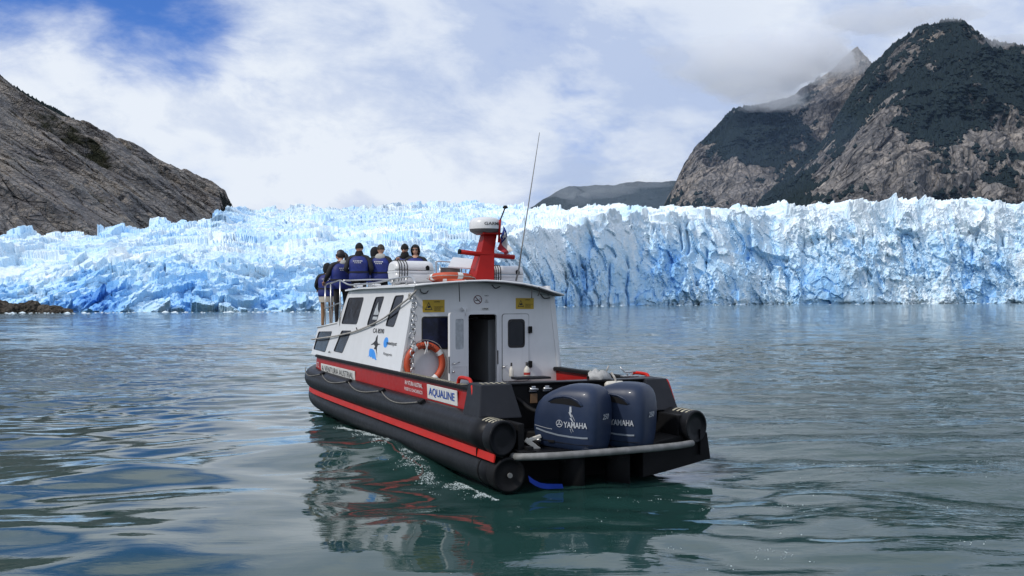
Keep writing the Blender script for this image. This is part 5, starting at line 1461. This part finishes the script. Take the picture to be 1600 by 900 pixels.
    for z, a, b in ((.86, .205, .155), (.90, .222, .168), (1.0, .215, .165), (1.08, .202, .155), (1.16, .212, .165), (1.28, .222, .172), (1.36, .205, .158), (1.42, .165, .120), (1.455, .115, .085)):
        rings.append([tuple(bend((a * math.copysign(abs(math.cos(q)) ** .8, math.cos(q)) * (1 + .02 * math.sin(5 * q)), b * math.copysign(abs(math.sin(q)) ** .85, math.sin(q)), z))) for q in np.linspace(0, 2 * PI, 29)[:-1]])
    vest = MB().loft(rings, caps=False).build('vest', M_vest, t)
    m = MB()
    m.loft([[tuple(bend((.228 * math.cos(q), .176 * math.sin(q), z))) for q in np.linspace(0, 2 * PI, 25)[:-1]] for z in (1.055, 1.09)], caps=False); m.build('belt', M_blk, vest)
    m = MB()
    for row, (z, xs) in enumerate(((1.335, (-.085, -.05, -.012, .02, .055, .088)), (1.295, (-.06, -.02, .02, .055)))):
        for x in xs: m.box(tuple(bend((x, -.178 + .02 * row - .01, z))), (.026 * k, .012, .020 * k))
    m.build('back_print', M_whiteink, vest)['kind'] = 'stuff'
    if hem: MB().loft([[tuple(bend((a * math.cos(q), b * math.sin(q), z))) for q in np.linspace(0, 2 * PI, 21)[:-1]] for z, a, b in ((.70, .20, .165), (.80, .205, .16), (.92, .20, .15))], caps=False).build('coat_hem', hem, t)
    # headwear
    def shell(sc, zlo, open_front, off=(0, 0, 0), mat=M_knit, name='hood', drop=0.0):
        b2 = bmesh.new(); bmesh.ops.create_icosphere(b2, subdivisions=3, radius=1.0)
        kill = [f for f in b2.faces if f.calc_center_median().z < zlo or (open_front and f.calc_center_median().y > .42 and -.85 < f.calc_center_median().z < .45 and abs(f.calc_center_median().x) < .72)]
        bmesh.ops.delete(b2, geom=kill, context='FACES')
        for v in b2.verts:
            x, y, z = v.co
            q = Vector((x * sc[0], y * sc[1], z * sc[2])) + Vector(off) + Vector((0, -drop * max(0, -z), -drop * .6 * max(0, -z)))
            q *= 1 + .03 * mnoise.noise(q * 30)
            v.co = hm @ q
        m_ = MB(); m_.bm.free(); m_.bm = b2
        return m_.build(name, mat, t, smooth=True)
    if head == 'beanie': shell((.102, .120, .144), -.05, False, (0, -.004, .008), M_knit, 'beanie')
    if head == 'beanie':
        MB().loft([[hm @ Vector((a * math.cos(q), b * math.sin(q) - .012, z)) for q in np.linspace(0, 2 * PI, 21)[:-1]] for z, a, b in ((-.06, .080, .085), (-.10, .095, .105), (-.15, .115, .12), (-.20, .125, .125), (-.235, .10, .11))], caps=False).build('scarf', M_knit, t)
    if head == 'hood': shell((.122, .140, .155), -.9, True, (0, -.012, -.002), M_knit, 'hood', .05)
    if head == 'cap':
        shell((.098, .116, .138), .02, False, (0, -.002, .006), M_camo, 'cap')
        m_ = MB(); m_.loft([[hm @ Vector((.07 * math.sin(a) * q, (.075 + .075 * math.cos(a)) * q, .035 - .02 * (q - .5))) for a in np.linspace(-1.3, 1.3, 9)] for q in (.75, 1.0)], close=False, caps=False); m_.build('peak', M_camo, t)
    if hair:
        shell((.096, .114, .136), -.35, True, (0, -.008, .006), M_hair, 'hair')
        MB().tube([hm @ Vector(q) for q in ((0, -.10, .06), (0, -.135, .0), (0, -.15, -.09), (.01, -.16, -.19), (.01, -.15, -.27))], [.03, .05, .06, .052, .02], 10).build('ponytail', M_hair, t)
    if collar:
        MB().loft([[hm @ Vector((a * math.cos(q), b * math.sin(q) - .035, z)) for q in np.linspace(0, 2 * PI, 21)[:-1]] for z, a, b in ((-.10, .085, .085), (-.13, .115, .12), (-.17, .145, .14), (-.21, .15, .145), (-.25, .12, .12))], caps=False).build('collar', collar, t)
    if shades:
        m_ = MB()
        for s in (-1, 1):
            m_.loft([[hm @ Vector((s * (.034 + .029 * a * math.cos(q)), .098 - .012 * a * abs(math.cos(q)) * 1 + y_, .012 + .022 * a * math.sin(q))) for q in np.linspace(0, 2 * PI, 13)[:-1]] for a, y_ in ((1, -.008), (1, .004), (.5, .008))])
            m_.tube([hm @ Vector((s * .06, .088, .02)), hm @ Vector((s * .078, .05, .02)), hm @ Vector((s * .082, -.01, .015))], .004, 5)
        m_.tube([hm @ Vector((-.012, .106, .016)), hm @ Vector((.012, .106, .016))], .004, 5)
        m_.build('sunglasses', M_lens, t)
    return t

fwd = ((.27, -.02, 1.13), (.15, .26, 1.10)); down = ((.26, -.06, 1.12), (.24, .12, .92)); rail_h = ((.28, .06, 1.15), (.26, .30, 1.04)); cup = ((.25, .05, 1.14), (.10, .25, 1.36)); bent = ((.29, -.06, 1.14), (.16, .18, 1.02))
person((-1.31, 11.95, 1.97), -22, 1.56, 'person in blue vest, black hood and tan trousers, standing farthest forward at the rail', M_tan, (rail_h, rail_h), 0, 'hood', hem=M_shirt, lean=.06)
person((-1.16, 11.10, 2.02), 5, 1.80, 'person with dark hair tied back and sunglasses, pale hood over blue vest, looking left', M_blk, (rail_h, down), 62, None, True, hair=True, collar=M_greyhood, lean=.04)
person((-.93, 10.35, 2.26), -24, 1.68, 'person in black knit cap, back turned, between the pale hood and the camouflage cap', M_blk, (bent, bent), 0, 'beanie')
person((-.33, 11.15, 2.26), -24, 1.64, 'person in black hood mostly hidden behind the one in the camouflage cap', M_blk, (fwd, fwd), 0, 'hood')
person((-.43, 10.30, 2.26), -30, 1.66, 'person in camouflage cap and grey hood, blue vest seen from behind', M_blk, (bent, fwd), 0, 'cap', collar=M_greyhood)
person((.38, 10.95, 2.26), 140, 1.71, 'person in black knit cap behind the white life raft, raising one hand', M_blk, (fwd, cup), 6, 'beanie', True)
person((.43, 10.30, 2.26), 152, 1.66, 'person in black hood and sunglasses facing back over the white life raft', M_blk, (fwd, fwd), 4, 'hood', True)
# ================================================================== FOAM along the hull and in the wake
def build_foam():
    rs = np.random.RandomState(11)
    pts = []
    def scatter(n, fx):
        for _ in range(n):
            q = fx()
            if q is None: continue
            pts.append(q)
    AX, AY = 4.65, -.5
    ca, sa = math.cos(BA), math.sin(BA)
    def port():
        y = -.3 + 8.6 * rs.rand() ** 1.15; d = abs(rs.normal()) * (.10 + .035 * (8.3 - y) * .6)
        x = -1.86 - d
        cl = mnoise.noise(Vector((x * 3, y * 1.6, 3)))+ .5 * mnoise.noise(Vector((x * 9, y * 6, 7)))
        if cl < .10 + .16 * rs.randn() + .6 * d: return None
        return x, y, .003 + .010 * rs.rand() ** 3
    def stern():
        x = rs.normal() * 1.5; y = -rs.rand() * 5.0
        cl = mnoise.noise(Vector((x * 1.2, y * 2.2, 13))) + .5 * mnoise.noise(Vector((x * 5, y * 7, 17)))
        if cl < .52 + .05 * rs.randn(): return None
        return x, y, .003 + .008 * rs.rand() ** 3
    def away():
        y = AY + .55 * rs.randn(); x = AX + .9 * rs.randn()
        cl = mnoise.noise(Vector((x * 1.1, y * 2.4, 23))) + .5 * mnoise.noise(Vector((x * 5, y * 7, 27)))
        if cl < .30 + .10 * rs.randn() + .25 * abs((x - AX)): return None
        return x, y, .003 + .008 * rs.rand() ** 3
    scatter(13000, port); scatter(5000, stern); scatter(2600, away)
    A = np.array(pts)
    wx = BLOC.x + A[:, 0] * ca - A[:, 1] * sa; wy = BLOC.y + A[:, 0] * sa + A[:, 1] * ca
    z = wave_z(wx, wy)
    n = len(A); a = np.arange(6) * PI / 3
    base = np.stack([np.cos(a), np.sin(a), a * 0], -1)
    base = np.concatenate([base, [[0, 0, .6]]])
    V = base[None] * A[:, 2][:, None, None] * (0.8 + .4 * rs.rand(n, 7, 1)) + np.stack([wx, wy, z + .002], -1)[:, None]
    T = np.array([[k, (k + 1) % 6, 6] for k in range(6)])[None] + (np.arange(n) * 7)[:, None, None]
    m, nt, p = new_mat('foam')
    p.inputs['Base Color'].default_value = (.50, .58, .58, 1); p.inputs['Roughness'].default_value = .35
    tag(link('foam', tri_mesh('foam', V.reshape(-1, 3), T.reshape(-1, 3), True), m), kind='stuff')
build_foam()
